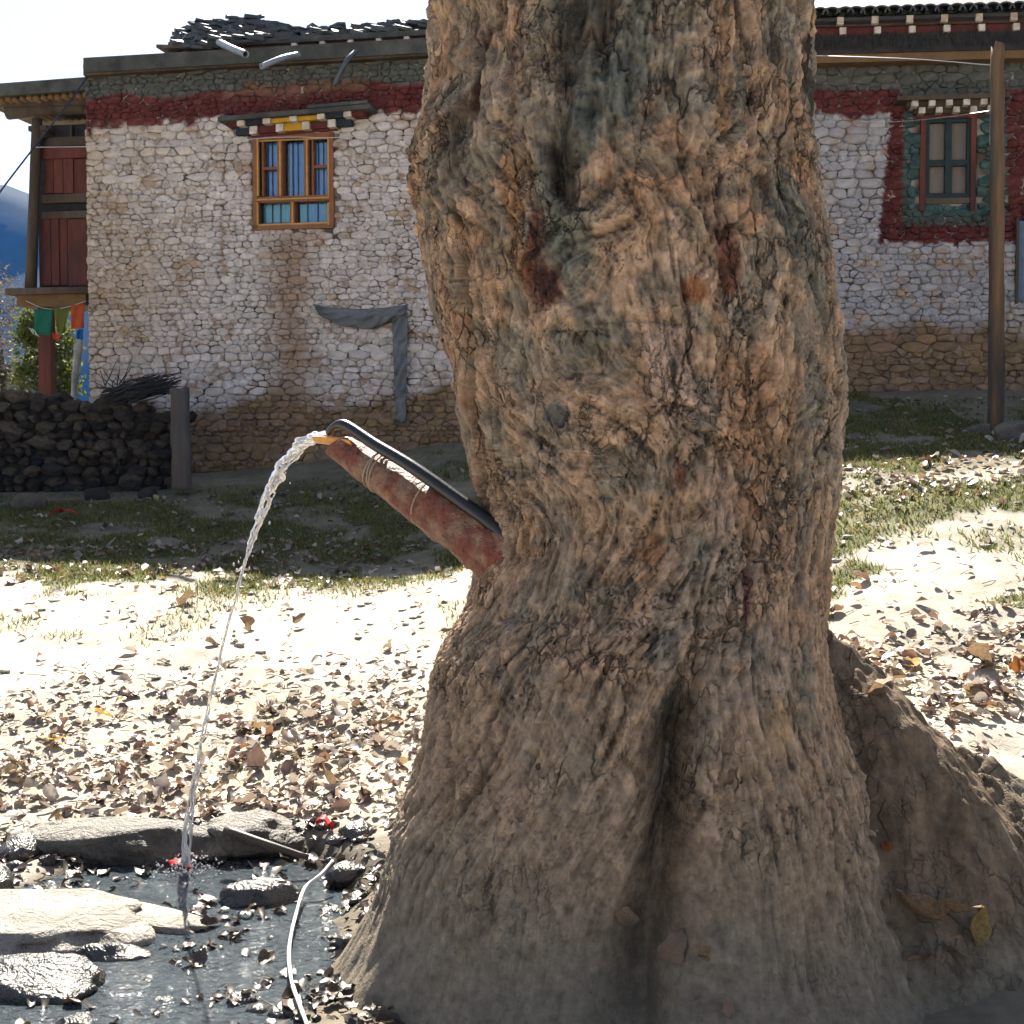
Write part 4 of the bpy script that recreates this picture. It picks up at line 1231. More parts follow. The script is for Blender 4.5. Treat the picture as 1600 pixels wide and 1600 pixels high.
# corner post leaning slightly, bracket, ledge
q = [WB.P(*WB.uz(58, 186, 0.12), 0.12), WB.P(*WB.uz(53, 320, 0.12), 0.12), WB.P(*WB.uz(48, 450, 0.12), 0.12)]
V_, F_ = tube_vf(spline(q, 8), [0.075, 0.078, 0.08, 0.078, 0.08, 0.085, 0.085, 0.09], 8)
mk("post", V_, F_, m_wood_dark, BAY)
bb("bracket", m_wood_dark, (44, 196, 72, 204), -0.2, 0.16)
bb("bracket", m_wood_dark, (52, 204, 70, 214), -0.2, 0.14)
bb("ledge", m_wood_dark, (8, 449, 136, 459), -0.6, 0.30)
bb("ledge", m_wood_ochre, (26, 460, 134, 478), -0.6, 0.18)
bb("post", m_redwood, (60, 478, 79, 640), -0.12, 0.02)
WR = Wall(*(W1.P(0, 0, -0.2)[:2]), R(11))
ROOFB = slanted((-60, 128, 138, 147), m_wood_grey, "bay_roof", HOUSE, W=WR, h1=0.2, slope=-0.075)
slanted((-40, 126.5, 137, 129.5), m_mud, "roof_earth", ROOFB, W=WR, h1=0.16, slope=-0.075)
hbox("roof_slab", m_mud, WR.box(*[WR.uz(-60, 140)[0], WR.uz(100, 140)[1]], -0.02, WR.uz(100, 133)[1], -3, -0.03))
for k in range(13):
    x = 2 + k * 11
    p = WR.P(*WR.uz(x, 153 - 0.06 * (x - 60), 0.1), 0.1)
    V_, F_ = tube_vf([p + WR.n * 0.02 + np.array([0, 0, 0.01 * math.sin(k * 2.1)]), p - WR.n * 1.2], [0.042 + 0.006 * math.sin(k * 1.7)] * 2, 8)
    mk("rafter", V_, F_, m_wood_ochre, ROOFB)
slanted((5, 157, 137, 165), m_wood_dark, "beam", ROOFB, W=WR, h1=-0.1 + 0.12, slope=-0.03)
a_ = WR.P(*WR.uz(12, 176, -0.1), -0.1); b_ = WR.P(*WR.uz(150, 168, -0.1), -0.1)
V_, F_ = tube_vf([a_, (a_ + b_) / 2 + np.array([0, 0, .03]), b_], [0.10, 0.095, 0.09], 10)
mk("log_beam", V_, F_, m_wood_dark, ROOFB)

# things lying on or hanging off the roof: spout pipes
m_pipe = mat("grey_pipe", (0.22, 0.25, 0.28), 0.35, 0.2, 10, 0.2, 50, 0.003, spec=0.6)
m_pipe_dk = mat("dark_pipe", (0.055, 0.07, 0.085), 0.4, 0.2, 10, 0.2, 50, 0.003, spec=0.5)
def roof_pipe(pts, r, m, label, hs):
    P = [W1.P(*W1.uz(px, py, h), h) for (px, py), h in zip(pts, hs)]
    n = 16
    V_, F_ = tube_vf(spline(P, n), r * (1 + 0.10 * (np.arange(n) % 2)), 10, cap=False)
    nv = len(V_)
    Vi, Fi = tube_vf(spline(P, n), r * 0.82, 10, cap=False)
    F_ += [tuple(reversed([k + nv for k in f])) for f in Fi]
    for e in (0, n - 1):
        for k in range(10):
            k2 = (k + 1) % 10
            F_.append((e * 10 + k, e * 10 + k2, nv + e * 10 + k2, nv + e * 10 + k))
    o = mk("roof_spout", V_ + Vi, F_, m)
    return tag(o, label, "pipe", "drain spouts on the roof edge")
roof_pipe([(342, 66), (362, 76), (384, 85)], 0.045, m_pipe, "short straight spout catching sunlight on the roof edge", [0.2, 0.55, 0.85])
roof_pipe([(466, 85), (440, 91), (408, 104)], 0.035, m_pipe, "ribbed curved spout poking out over the grey fascia", [0.35, 0.75, 1.0])
roof_pipe([(556, 80), (540, 98), (522, 134)], 0.032, m_pipe_dk, "dark bent spout drooping below the fascia towards red band", [0.42, 0.60, 0.55])

# ================================================================== DRY STONE WALL
DW = Wall(*at(-160, 700, 17.6)[:2], R(-1))
DRY = root("dry_stone_wall", "low dark dry stone wall of rounded rubble in front of the house corner", "stone wall", tuple(DW.P(1.8, 1.1)))
m_dry = mat("dark_rubble", (0.105, 0.080, 0.056), 0.92, 0.5, 6, 1.0, 25, 0.03, rand=0.65, tint=(0.060, 0.052, 0.040), coord="Object")
dry_me = []
for k in range(9):
    V_, F_ = rock_vf((1, 1, 1), 400 + k, 1, 0.34)
    me = bpy.data.meshes.new("stone"); me.from_pydata(V_.tolist(), [], F_.tolist()); me.materials.append(m_dry)
    me.polygons.foreach_set("use_smooth", np.zeros(len(me.polygons), dtype=bool)); me.update(); dry_me.append(me)
rs = np.random.default_rng(41)
u_end = DW.uz(276, 650)[0]
dbase = wloc(DRY)
def dry_top(u):
    px = to_px(DW.P(u, 1.9))[0]
    return DW.uz(px, np.interp(px, [-160, 0, 60, 100, 150, 200, 276], [608, 606, 612, 616, 622, 632, 634]))[1]
count = 0
core = MB()
u = 0.0
zb = 0.85
row_z = zb
rows = []
while row_z < 2.6:
    h = rs.uniform(0.085, 0.17); rows.append((row_z, h)); row_z += h * 0.86
for rz0, h in rows:
    u = rs.uniform(-0.1, 0.1)
    while u < u_end:
        w = h * rs.uniform(0.8, 2.1)
        zc = rz0 + h / 2 + rs.normal(0, 0.015)
        gz_ = hz(*DW.P(u, 0)[:2])
        if zc < dry_top(u + w / 2) - 0.02 and zc > gz_ - 0.1:
            for dep in ((0.0,) if zc < dry_top(u + w / 2) - 0.2 else (0.0, -0.28)):
                if count < 300:
                    o = bpy.data.objects.new("stone", dry_me[int(rs.integers(9))]); COL.objects.link(o); o.parent = DRY
                    o.location = DW.P(u + w / 2, zc, dep + rs.normal(0, 0.025)) - dbase
                    g_ = rs.choice([0.7, 0.95, 1.25], p=[.35, .45, .2]); o.scale = (w * 0.56 * g_, h * rs.uniform(0.7, 1.0), h * 0.60 * g_)
                    o.rotation_euler = (rs.normal(0, .25), rs.normal(0, .2), rs.normal(0, .4)); count += 1
        u += w * 0.92
us_ = np.linspace(0, u_end, 30)
cv = []
for u in us_:
    t_ = dry_top(u) - 0.10
    cv += [DW.P(u, 0.7, -0.06), DW.P(u, t_, -0.08), DW.P(u, t_, -0.30), DW.P(u, 0.7, -0.34)]
core.add(cv, [(4 * i + a, 4 * i + 4 + a, 4 * i + 5 + a, 4 * i + 1 + a) for i in range(29) for a in range(3)] + [(0, 1, 2, 3), (119, 118, 117, 116)])
core.build("earth_core", m_brush, DRY)

# wooden gate post at the end of it
def post(name, label, p0, p1, r0, r1, m, seed, cat="post", n=24, sides=14, flat=1.0):
    rs = np.random.default_rng(seed)
    P = np.linspace(p0, p1, n)
    P[:, 0] += 0.012 * fbm(np.arange(n) * 0.18, 0 * P[:, 0] + seed, 0, 3, seed)
    V_, F_ = tube_vf(P, np.linspace(r0, r1, n) * (1 + 0.05 * fbm(np.arange(n) * 0.5, np.zeros(n) + 3.3, 0, 2, seed + 1)), sides, flat=flat)
    V_ = np.array(V_); c = np.repeat(P, sides, 0)
    ang = np.tile(np.arange(sides), n) * 2.4
    V_ = c + (V_ - c) * (1 + 0.07 * fbm(ang, V_[:, 2] * 2.0, 0, 3, seed + 2))[:, None]
    V_[-sides:, 2] += 0.03 * rs.normal(size=sides)
    o = mk(name, V_, F_, m)
    return tag(o, label, cat)
m_post = mat("weathered_post", (0.115, 0.088, 0.066), 0.9, 0.4, 6, 0.7, 30, 0.012, stretch=(1, 1, 0.15), tint=(0.085, 0.082, 0.078))
m_pole = mat("peeled_pole", (0.165, 0.100, 0.052), 0.85, 0.5, 9, 1.0, 30, 0.02, stretch=(1, 1, 0.12), tint=(0.070, 0.056, 0.042))
post("gate_post", "squat grey wooden post at the end of the dry stone wall", at(284, 765, 17.2), at(281, 612, 17.2), 0.125, 0.115, m_post, 51, flat=0.75)
p0 = at(1556, 688, 15.0); p1 = at(1559, 72, 15.0)
post("wooden_pole", "tall weathered wooden pole standing before the shaded wall", p0 + np.array([0, 0, -0.2]), p1, 0.090, 0.068, m_pole, 52, "pole", n=40)

# brushwood bundle lying on the wall
rs = np.random.default_rng(61)
bw = MB()
for k in range(130):
    a = DW.P(*DW.uz(rs.uniform(158, 205), rs.uniform(606, 632), 0.1), rs.uniform(-0.2, 0.22))
    ex, ey = rs.uniform(225, 282), 0
    ey = 590 + (rs.uniform() - 0.25) * 34
    b = DW.P(*DW.uz(ex, ey, 0.1), rs.uniform(-0.25, 0.3))
    mid_ = (a + b) / 2 + rs.normal(0, 0.03, 3)
    V_, F_ = tube_vf(spline([a, mid_, b], 5), np.linspace(0.011, 0.004, 5), 4)
    bw.add(V_, F_)
for k in range(14):
    a = DW.P(*DW.uz(rs.uniform(165, 200), rs.uniform(600, 615), 0.05), rs.uniform(-0.1, 0.1)); b = a + np.array([rs.normal(-.1, .18), rs.normal(0, .1), rs.uniform(0.1, 0.35)])
    V_, F_ = tube_vf([a, (a + b) / 2 + rs.normal(0, .02, 3), b], [0.008, 0.006, 0.003], 4); bw.add(V_, F_)
tag(bw.build("brushwood_bundle", m_brush, None, True), "dark bundle of cut brushwood lying on the stone wall", "brushwood")

# ================================================================== CLOTH AND LINES
m_cloth = mat("grey_cloth", (0.175, 0.185, 0.185), 0.9, 0.25, 7, 0.4, 60, 0.004, tint=(0.135, 0.15, 0.155))
def cloth_strip(top, bot, name, parent, nseg, nv, h, amp, seed):
    V, F = [], []
    t_ = np.linspace(0, 1, nseg)
    tp = np.c_[np.interp(t_, np.linspace(0, 1, len(top)), [p[0] for p in top]), np.interp(t_, np.linspace(0, 1, len(top)), [p[1] for p in top])]
    bt = np.c_[np.interp(t_, np.linspace(0, 1, len(bot)), [p[0] for p in bot]), np.interp(t_, np.linspace(0, 1, len(bot)), [p[1] for p in bot])]
    for i in range(nseg):
        for j in range(nv):
            f = j / (nv - 1)
            q = tp[i] * (1 - f) + bt[i] * f
            fold_ = 0.035 * abs(math.sin(i * 0.45 + j * 0.55)) ; hh = h + fold_ + amp * float(fbm(np.array([i * 0.22 + j * 0.5]), np.array([j * 0.25 + seed]), 0, 2, seed)[0]) + 0.04 * math.sin(math.pi * f)
            V.append(W1.P(*W1.uz(q[0], q[1], hh), hh))
    for i in range(nseg - 1):
        for j in range(nv - 1):
            F.append((i * nv + j, (i + 1) * nv + j, (i + 1) * nv + j + 1, i * nv + j + 1))
    o = mk(name, V, [tuple(reversed(f)) for f in F], m_cloth, parent)
    sol = o.modifiers.new("thickness", 'SOLIDIFY'); sol.thickness = 0.008
    return o
CL = root("hanging_cloth", "ragged grey cloth hung in a sling with one long tail on the white wall", "cloth", tuple(W1.P(*W1.uz(570, 490, 0.1), 0.1)))
cloth_strip([(489, 475), (520, 481), (560, 483), (600, 481), (636, 476)], [(498, 492), (530, 509), (583, 515), (612, 503), (634, 495)], "sling", CL, 40, 12, 0.06, 0.07, 71)
cloth_strip([(612, 488), (624, 480), (637, 488)], [(618, 655), (626, 662), (634, 658)], "tail", CL, 13, 36, 0.06, 0.05, 73)

m_wire = mat("bright_wire", (0.55, 0.55, 0.55), 0.3, 0.1, 5, 0, spec=0.6, metal=0.6)
m_cable = mat("black_cable", (0.02, 0.03, 0.05), 0.5, 0.1, 5, 0)
def line(name, pts, r, m, label, cat="wire", n=40, group=None):
    V_, F_ = tube_vf(spline(pts, n), r, 6)
    return tag(mk(name, V_, F_, m), label, cat, group)
line("power_cable", [WR.P(*WR.uz(138, 118, .25), .25), WR.P(*WR.uz(100, 170, .45), .45), WR.P(*WR.uz(55, 228, .6), .6), at(0, 300, 18.4), at(-60, 385, 18)], 0.013, m_cable, "dark cable slanting down from the roof corner past timber bay", "cable")
line("wire_line", [WB.P(*WB.uz(56, 230, .25), .25), W1.P(*W1.uz(140, 229, .12), .12), W1.P(*W1.uz(300, 226, .25), .25), W1.P(*W1.uz(395, 217, .3), .3), W1.P(*W1.uz(460, 214, .3), .3), W1.P(*W1.uz(520, 215, .3), .3), W1.P(*W1.uz(650, 209, .35), .35), W1.P(*W1.uz(800, 214, .35), .35)], 0.006, m_wire, "thin bright wire strung across the blue curtained window")
line("wire_line", [W2.P(*W2.uz(1240, 86, 1.0), 1.0), at(1420, 92, 15.6), at(1551, 102, 15.0)], 0.006, m_wire, "thin wire running to the top of the wooden pole")
line("wire_line", [W2.P(*W2.uz(1345, 190, .1), .1), W2.P(*W2.uz(1400, 190, .1), .1), at(1470, 184, 16.2), at(1549, 173, 15.0)], 0.006, m_wire, "thin wire sagging from wooden pole across red painted stones")

# prayer flags under the bay
PF = root("prayer_flags", "string of small green, olive, orange and blue flags under the timber bay", "flags", tuple(WB.P(*WB.uz(90, 480, 0.2), 0.2)))
V_, F_ = tube_vf(spline([WB.P(*WB.uz(x, y, .24), .24) for x, y in [(40, 470), (70, 482), (100, 481), (136, 470)]], 16), 0.005, 5)
mk("cord", V_, F_, m_wire, PF)
def flag(pts, c, label=None):
    m = mat("flag_cloth", c, 0.85, 0.12, 20, 0.1, 60, 0.002, transl=0.45)
    (a, b, c_, d) = pts
    V, F = [], []
    for i in range(7):
        for j in range(7):
            s_, t_ = i / 6, j / 6
            q = (np.array(a) * (1 - s_) + np.array(b) * s_) * (1 - t_) + (np.array(d) * (1 - s_) + np.array(c_) * s_) * t_
            h = 0.24 + 0.02 * math.sin(s_ * 7 + t_ * 3)
            V.append(WB.P(*WB.uz(q[0], q[1], h), h))
    for i in range(6):
        for j in range(6):
            F.append((i * 7 + j, i * 7 + j + 1, i * 7 + j + 8, i * 7 + j + 7))
    o = mk("flag", V, F, m, PF)
    sol = o.modifiers.new("thickness", 'SOLIDIFY'); sol.thickness = 0.004
flag([(53, 483), (82, 483), (80, 524), (53, 522)], (0.03, 0.22, 0.14))
flag([(83, 482), (110, 479), (99, 520), (90, 520)], (0.20, 0.21, 0.055))
flag([(111, 477), (131, 474), (131, 513), (111, 514)], (0.62, 0.14, 0.055))
flag([(44, 512), (52, 514), (62, 526), (52, 522)], (0.7, 0.75, 0.6))
flag([(81, 520), (92, 522), (95, 532), (83, 530)], (0.7, 0.10, 0.06))
flag([(119, 516), (130, 514), (129, 532), (120, 533)], (0.02, 0.20, 0.55))
m_rag = mat("pale_rag", (0.42, 0.41, 0.37), 0.9, 0.25, 14, 0.4, 50, 0.004, tint=(0.28, 0.28, 0.26))
V_, F_ = tube_vf(spline([WB.P(*WB.uz(x, y, .3), .3) for x, y in [(124, 530), (121, 556), (117, 590), (114, 625)]], 14), [0.045, .05, .055, .06, .055, .06, .065, .06, .065, .07, .065, .07, .075, .07], 8, flat=0.5, twist=0.15)
tag(mk("hanging_rag", V_, F_, m_rag), "pale twisted rag hanging beside the house corner under the flags", "rag")

# ================================================================== TREE BEHIND AND HILL
def leafy(name, label, base_pt, centers, n, size, c1, c2, seed, trunk_r=0.06):
    rs = np.random.default_rng(seed)
    T_ = root(name, label, "tree", tuple(base_pt))
    m = mat("foliage", attr="Col", rough=0.6, var=0.2, scale=4, bump=0, transl=0.5)
    top = np.mean([c[0] for c in centers], 0)
    V_, F_ = tube_vf(spline([base_pt, (np.array(base_pt) + top) / 2 + np.array([.05, 0, 0]), top], 8), np.linspace(trunk_r, trunk_r * .5, 8), 8)
    mk("trunk", V_, F_, m_wood_dark, T_)
    for c, r in centers:
        V_, F_ = tube_vf(spline([(np.array(base_pt) + top) / 2, (top + c) / 2 + rs.normal(0, .05, 3), c], 6), np.linspace(trunk_r * .5, .012, 6), 5)
        mk("branch", V_, F_, m_wood_dark, T_)
    V, F, Cc = [], [], []
    for k in range(n):
        c, r = centers[int(rs.integers(len(centers)))]
        d = rs.normal(size=3); d /= np.linalg.norm(d)
        p = np.array(c) + d * np.array(r) * rs.uniform(0.25, 1.0) ** 0.5 * (1 + 0.25 * rs.normal())
        a = rs.normal(size=3); a /= np.linalg.norm(a); b = np.cross(a, rs.normal(size=3)); b /= np.linalg.norm(b)
        s_ = size * rs.uniform(.6, 1.3)
        i = len(V)
        V += [p - a * s_, p + b * s_ * .5, p + a * s_, p - b * s_ * .5]; F.append((i, i + 1, i + 2, i + 3))
        f = rs.uniform(); cc = np.array(c1) * (1 - f) + np.array(c2) * f
        Cc += [cc] * 4
    o = mk("crown", V, np.array(F), m, T_, False, Cc)
    return T_
b_ = at(70, 700, 25.5)
leafy("small_tree", "small sunlit green tree growing behind the timber bay", (b_[0], b_[1], hz(b_[0], b_[1])),
      [(at(70, 560, 25.5), (.42, .4, .5)), (at(98, 545, 25.8), (.3, .3, .55)), (at(45, 515, 25.2), (.25, .3, .35)), (at(50, 590, 25), (.4, .4, .45)), (at(100, 600, 25.2), (.3, .3, .45))], 5200, 0.045, (0.055, 0.085, 0.022), (0.16, 0.17, 0.03), 81)
b_ = at(5, 690, 34)
leafy("bare_shrub", "sparse bluish shrub at the left edge below the far hill", (b_[0], b_[1], hz(b_[0], b_[1])),
      [(at(2, 480, 34), (.5, .5, 1.0)), (at(-10, 560, 34), (.6, .5, .9)), (at(18, 600, 34), (.4, .4, .6))], 2200, 0.05, (0.07, 0.075, 0.06), (0.13, 0.10, 0.06), 83)

# distant wooded hill
hx = np.linspace(-1400, 1000, 150); hy = np.linspace(620, 1700, 70)
HX, HY = np.meshgrid(hx, hy)
crest = 173 + 0.10 * (HX + 330)
hzv = np.clip(1 - np.abs(HY - 950) / np.where(HY < 950, 190, 650), 0, 1) ** 0.85 * (crest + 30 * fbm(HX / 220, HY / 220, 0, 4, 161)) - 4
ii = np.arange(HX.size).reshape(HX.shape)
m_hill = mat("wooded_hill", (0.016, 0.030, 0.042), 0.95, 0.4, 0.03, 0, coord='Object', tint=(0.030, 0.042, 0.040))  # forest tone with the blue of distant air mixed in
hill = mk("hill", np.c_[HX.ravel(), HY.ravel(), hzv.ravel()], np.stack([ii[:-1, :-1], ii[:-1, 1:], ii[1:, 1:], ii[1:, :-1]], -1).reshape(-1, 4), m_hill)
tag(hill, kind="structure")

# ================================================================== WATER SPOUT
m_log = mat("red_stained_log", (0.200, 0.058, 0.032), 0.55, 0.5, 26, 1.0, 60, 0.012, tint=(0.270, 0.160, 0.100), spec=0.4, bump2=(18, 1.0, 0.025), fleck=((0.045, 0.020, 0.014), 30, 0.57, 0.68, 0.75))
m_rubber = mat("wet_black_rubber", (0.012, 0.013, 0.014), 0.30, 0.2, 12, 0.3, 60, 0.003, spec=0.5)
m_tip = mat("orange_plastic_lip", (0.62, 0.27, 0.03), 0.3, 0.2, 12, 0.2, 60, 0.003, spec=0.5)
m_tie = mat("dull_wire_tie", (0.30, 0.25, 0.17), 0.6, 0.2, 20, 0, spec=0.4)
A_ = at(775, 862, 5.0); B_ = at(524, 694, 5.38)
SP = root("water_spout", "hollow reddish log spout sticking up out of the trunk with an orange lip", "spout", tuple(A_))
ax_ = B_ - A_; Ls = np.linalg.norm(ax_); ax_ /= Ls
n = 40; sd = 22
Pp = np.array([A_ + ax_ * Ls * t for t in np.linspace(-0.12, 1.0, n)])
rad = np.interp(np.linspace(-0.12, 1, n), [-.12, 0, .35, .8, 1.0], [0.110, 0.106, 0.088, 0.063, 0.054])
V_, F_ = tube_vf(Pp, rad, sd, cap=False)
V_ = np.array(V_); cc = np.repeat(Pp, sd, 0); an = np.tile(np.arange(sd), n) * 2 * math.pi / sd; ln = np.repeat(np.linspace(0, 8, n), sd)
V_ = cc + (V_ - cc) * (1 + 0.10 * fbm(np.cos(an) * 1.5 + ln * .3, np.sin(an) * 1.5 + ln * 0.6, 0, 4, 171) )[:, None]
# slanting mouth: the upper side is cut back
up_ = np.array([0, 0, 1.0]) - ax_ * ax_[2]; up_ /= np.linalg.norm(up_)
tt = (V_ - A_) @ ax_; hh = (V_ - cc) @ up_
cut = Ls - np.clip(hh + 0.02, 0, 1) * 0.55
V_ -= np.outer(np.maximum(tt - cut, 0), ax_)
nv = len(V_)
Vi = cc + (V_ - cc) * 0.80
ti_ = (Vi - A_) @ ax_
Fs = list(F_) + [tuple(reversed([k + nv for k in f])) for f in F_]
e = (n - 1) * sd
Fs += [(e + k, e + (k + 1) % sd, nv + e + (k + 1) % sd, nv + e + k) for k in range(sd)]
mk("log_pipe", np.vstack([V_, Vi]), Fs, m_log, SP)
# orange lip: an open half-pipe that carries the water off the mouth
lv, lf = [], []
side_ = np.cross(ax_, up_)
l0, l1 = at(560, 688, 5.33), at(497, 682, 5.43)
for i in range(10):
    t = i / 9
    c = l0 * (1 - t) + l1 * t + np.array([0, 0, 0.004 * math.sin(t * 3)])
    r_ = 0.044 * (1 - 0.35 * t)
    for j in range(11):
        a = math.pi + math.pi * j / 10
        lv.append(c + side_ * math.cos(a) * r_ + np.array([0, 0, 1.0]) * math.sin(a) * r_ * 0.75)
for i in range(9):
    for j in range(10):
        lf.append((i * 11 + j, i * 11 + j + 1, (i + 1) * 11 + j + 1, (i + 1) * 11 + j))
lip = mk("lip", lv, lf, m_tip, SP)
sol = lip.modifiers.new("thickness", 'SOLIDIFY'); sol.thickness = 0.006
def ring(c, axd, r, m, name, parent, tilt=0.0):
    up2 = np.array([0, 0, 1.0]) - axd * axd[2]; up2 /= np.linalg.norm(up2); s2 = np.cross(axd, up2)
    P = [c + (up2 * math.cos(a) + s2 * math.sin(a)) * r + axd * tilt * math.cos(a) for a in np.linspace(0, 2 * math.pi, 29)]
    V_, F_ = tube_vf(P, 0.0032, 5); return mk(name, V_, F_, m, parent)
for k, (t, r, tl) in enumerate([(0.70, 0.074, .012), (0.715, 0.075, .02), (0.735, 0.073, .005), (0.42, 0.086, .01)]):
    ring(A_ + ax_ * Ls * t + up_ * 0.006, ax_, r, m_tie, "wire_tie", SP, tl)
# bark shreds
for k, (t, s_) in enumerate([(0.22, .10), (0.30, .06), (0.5, .05)]):
    c = A_ + ax_ * Ls * t + up_ * 0.086 - np.array([0, 0.03, 0])
    V_, F_ = tube_vf(spline([c, c - ax_ * s_ * .5 + np.array([0, -.02, .012]), c - ax_ * s_ + np.array([0, -.035, -.02])], 6), [.003, .008, .012, .012, .008, .004], 5, flat=0.3)
    mk("bark_shred", V_, F_, m_log, SP)
hp = [at(795, 842, 4.92), at(762, 814, 4.97), at(700, 769, 5.06), at(640, 727, 5.15), at(585, 694, 5.25), at(548, 669, 5.33), at(532, 663, 5.36), at(520, 668, 5.38), at(513, 677, 5.40)]
V_, F_ = tube_vf(spline(hp, 40), np.interp(np.linspace(0, 1, 40), [0, .7, .85, 1], [0.028, 0.021, 0.015, 0.013]), 14)
tag(mk("rubber_hose", V_, F_, m_rubber), "wet black hose tied along the top of the log spout", "hose")

# water
m_water = bpy.data.materials.new("falling_water"); m_water.use_nodes = True
p = m_water.node_tree.nodes["Principled BSDF"]
p.inputs["Base Color"].default_value = (0.95, 0.97, 1, 1); p.inputs["Roughness"].default_value = 0.08
p.inputs["IOR"].default_value = 1.33; p.inputs["Transmission Weight"].default_value = 0.55; p.inputs["Specular IOR Level"].default_value = 0.6
sp_pts = [(512, 684, 5.400), (497, 681, 5.494), (480, 688, 5.564), (462, 703, 5.626), (445, 724, 5.685), (428, 756, 5.740), (412, 792, 5.794), (396, 838, 5.846), (380, 888, 5.896), (366, 940, 5.945), (350, 1000, 5.993), (336, 1060, 6.040), (321, 1130, 6.086), (308, 1200, 6.131), (297, 1270, 6.176), (290, 1350, 6.220)]
Pw = spline([at(*q) for q in sp_pts], 150)
t_ = np.linspace(0, 1, 150)
wid = np.interp(t_, [0, .07, .25, .45, .52, .7, .8, .9, 1], [0.036, 0.037, 0.031, 0.020, 0.008, 0.006, 0.010, 0.016, 0.024])
STR = root("water_stream", "clear braided stream of water arcing from the spout into the pool", "water", tuple(Pw[0]))
rs = np.random.default_rng(91)
for k in range(7):
    ph = k * 0.9; wob = fbm(t_ * 9, np.zeros(150) + k * 2.1, 0, 3, 183) * 5
    off = np.stack([np.sin(t_ * 11 + ph + wob) * wid * 0.75, np.cos(t_ * 9 + ph * 2 + wob) * wid * 0.5, np.cos(t_ * 13 + ph) * wid * 0.3], -1)
    r_ = wid * np.clip(0.30 + 0.30 * fbm(t_ * 34, np.zeros(150) + k * 3.3, 0, 3, 181), 0.07, 0.7)
    V_, F_ = tube_vf(Pw + off * sstep(0, .05, t_)[:, None], r_, 8, flat=0.7)
    mk("strand", V_, F_, m_water, STR)
dm_ = MB()
Vd, Fd = ico(1)
for k in range(70):
    i = int(rs.integers(40, 149)); c = Pw[i] + rs.normal(0, 0.018, 3) * (1 + t_[i])
    dm_.add(Vd * rs.uniform(0.002, 0.006) * np.array([1, 1, 1.8]) + c, Fd.tolist())
hit = Pw[-1].copy()
for k in range(300):
    a = rs.uniform(0, 6.28); r_ = abs(rs.normal(0, 0.10))
    dm_.add(Vd * rs.uniform(0.002, 0.006) + np.array([hit[0] + r_ * math.cos(a), hit[1] + r_ * math.sin(a), POOL_Z + rs.uniform(0, 0.10) * max(0, 1 - r_ * 4)]), Fd.tolist())
o = dm_.build("droplets", m_water, STR, True); o["kind"] = "stuff"

# pool
m_pool = bpy.data.materials.new("pool_water"); m_pool.use_nodes = True
n_, l_ = m_pool.node_tree.nodes, m_pool.node_tree.links
p = n_["Principled BSDF"]; p.inputs["Base Color"].default_value = (0.50, 0.62, 0.70, 1); p.inputs["Roughness"].default_value = 0.03; p.inputs["IOR"].default_value = 1.33; p.inputs["Transmission Weight"].default_value = 0.9
tc = n_.new("ShaderNodeTexCoord"); nz = n_.new("ShaderNodeTexNoise"); nz.inputs["Scale"].default_value = 26; nz.inputs["Detail"].default_value = 4; nz.inputs["Distortion"].default_value = 0.6
bp = n_.new("ShaderNodeBump"); bp.inputs["Strength"].default_value = 1.0; bp.inputs["Distance"].default_value = 0.034
l_.new(tc.outputs["Object"], nz.inputs["Vector"]); l_.new(nz.outputs["Fac"], bp.inputs["Height"]); l_.new(bp.outputs[0], p.inputs["Normal"])
wx, wy = np.meshgrid(np.linspace(-2.9, -0.30, 150), np.linspace(3.6, 6.85, 190))
rd_ = np.hypot(wx - hit[0], wy - hit[1])
wzv = POOL_Z + 0.004 * np.sin(rd_ * 60) * np.exp(-rd_ * 2.2) + 0.0025 * fbm(wx * 9, wy * 9, 0, 3, 191)
ii = np.arange(wx.size).reshape(wx.shape)
pw = mk("water", np.c_[wx.ravel(), wy.ravel(), wzv.ravel()], np.stack([ii[:-1, :-1], ii[:-1, 1:], ii[1:, 1:], ii[1:, :-1]], -1).reshape(-1, 4), m_pool)
tag(pw, kind="structure")

def lvl(px, py, z=POOL_Z):
    r = ray(px, py); D = (z - CAM_Z) / r[2] * r[1]
    return at(px, py, D)
# stones round the pool
m_rock = mat("pool_stone", (0.36, 0.33, 0.285), 0.7, 0.4, 9, 1.0, 35, 0.02, tint=(0.20, 0.175, 0.14), spec=0.4, bump2=(9, 1.0, 0.04))
m_rockm = mat("mid_kerb_stone", (0.165, 0.145, 0.115), 0.6, 0.45, 9, 1.0, 35, 0.02, tint=(0.075, 0.064, 0.050), spec=0.4, bump2=(9, 1.0, 0.04))  # in tone between the pale slabs and the wet dark stones
m_rockd = mat("wet_dark_stone", (0.040, 0.037, 0.033), 0.30, 0.4, 9, 0.9, 30, 0.015, tint=(0.065, 0.055, 0.044), spec=0.6, bump2=(10, 1.0, 0.03))
def rock(name, label, p, size, seed, m=m_rock, rot=0.0, flat_top=None, cat="stone", sub=4, group=None, rough=.28):
    V_, F_ = rock_vf(size, seed, sub, rough, flat_top)
    c, s_ = math.cos(rot), math.sin(rot)
    V_ = np.c_[V_[:, 0] * c - V_[:, 1] * s_, V_[:, 0] * s_ + V_[:, 1] * c, V_[:, 2]] + np.asarray(p)
    return tag(mk(name, V_, F_, m, origin=np.asarray(p)), label, cat, group)
rock("flat_stone", "broad pale flat stone slab at the left edge of the pool", lvl(45, 1440, -0.17), (0.47, 0.33, 0.11), 501, rot=-0.15, flat_top=0.055)
rock("flat_stone", "narrow pale ledge stone sloping from the slab towards the pool", lvl(215, 1440, -0.22), (0.32, 0.13, 0.075), 502, rot=-0.5, flat_top=0.04)
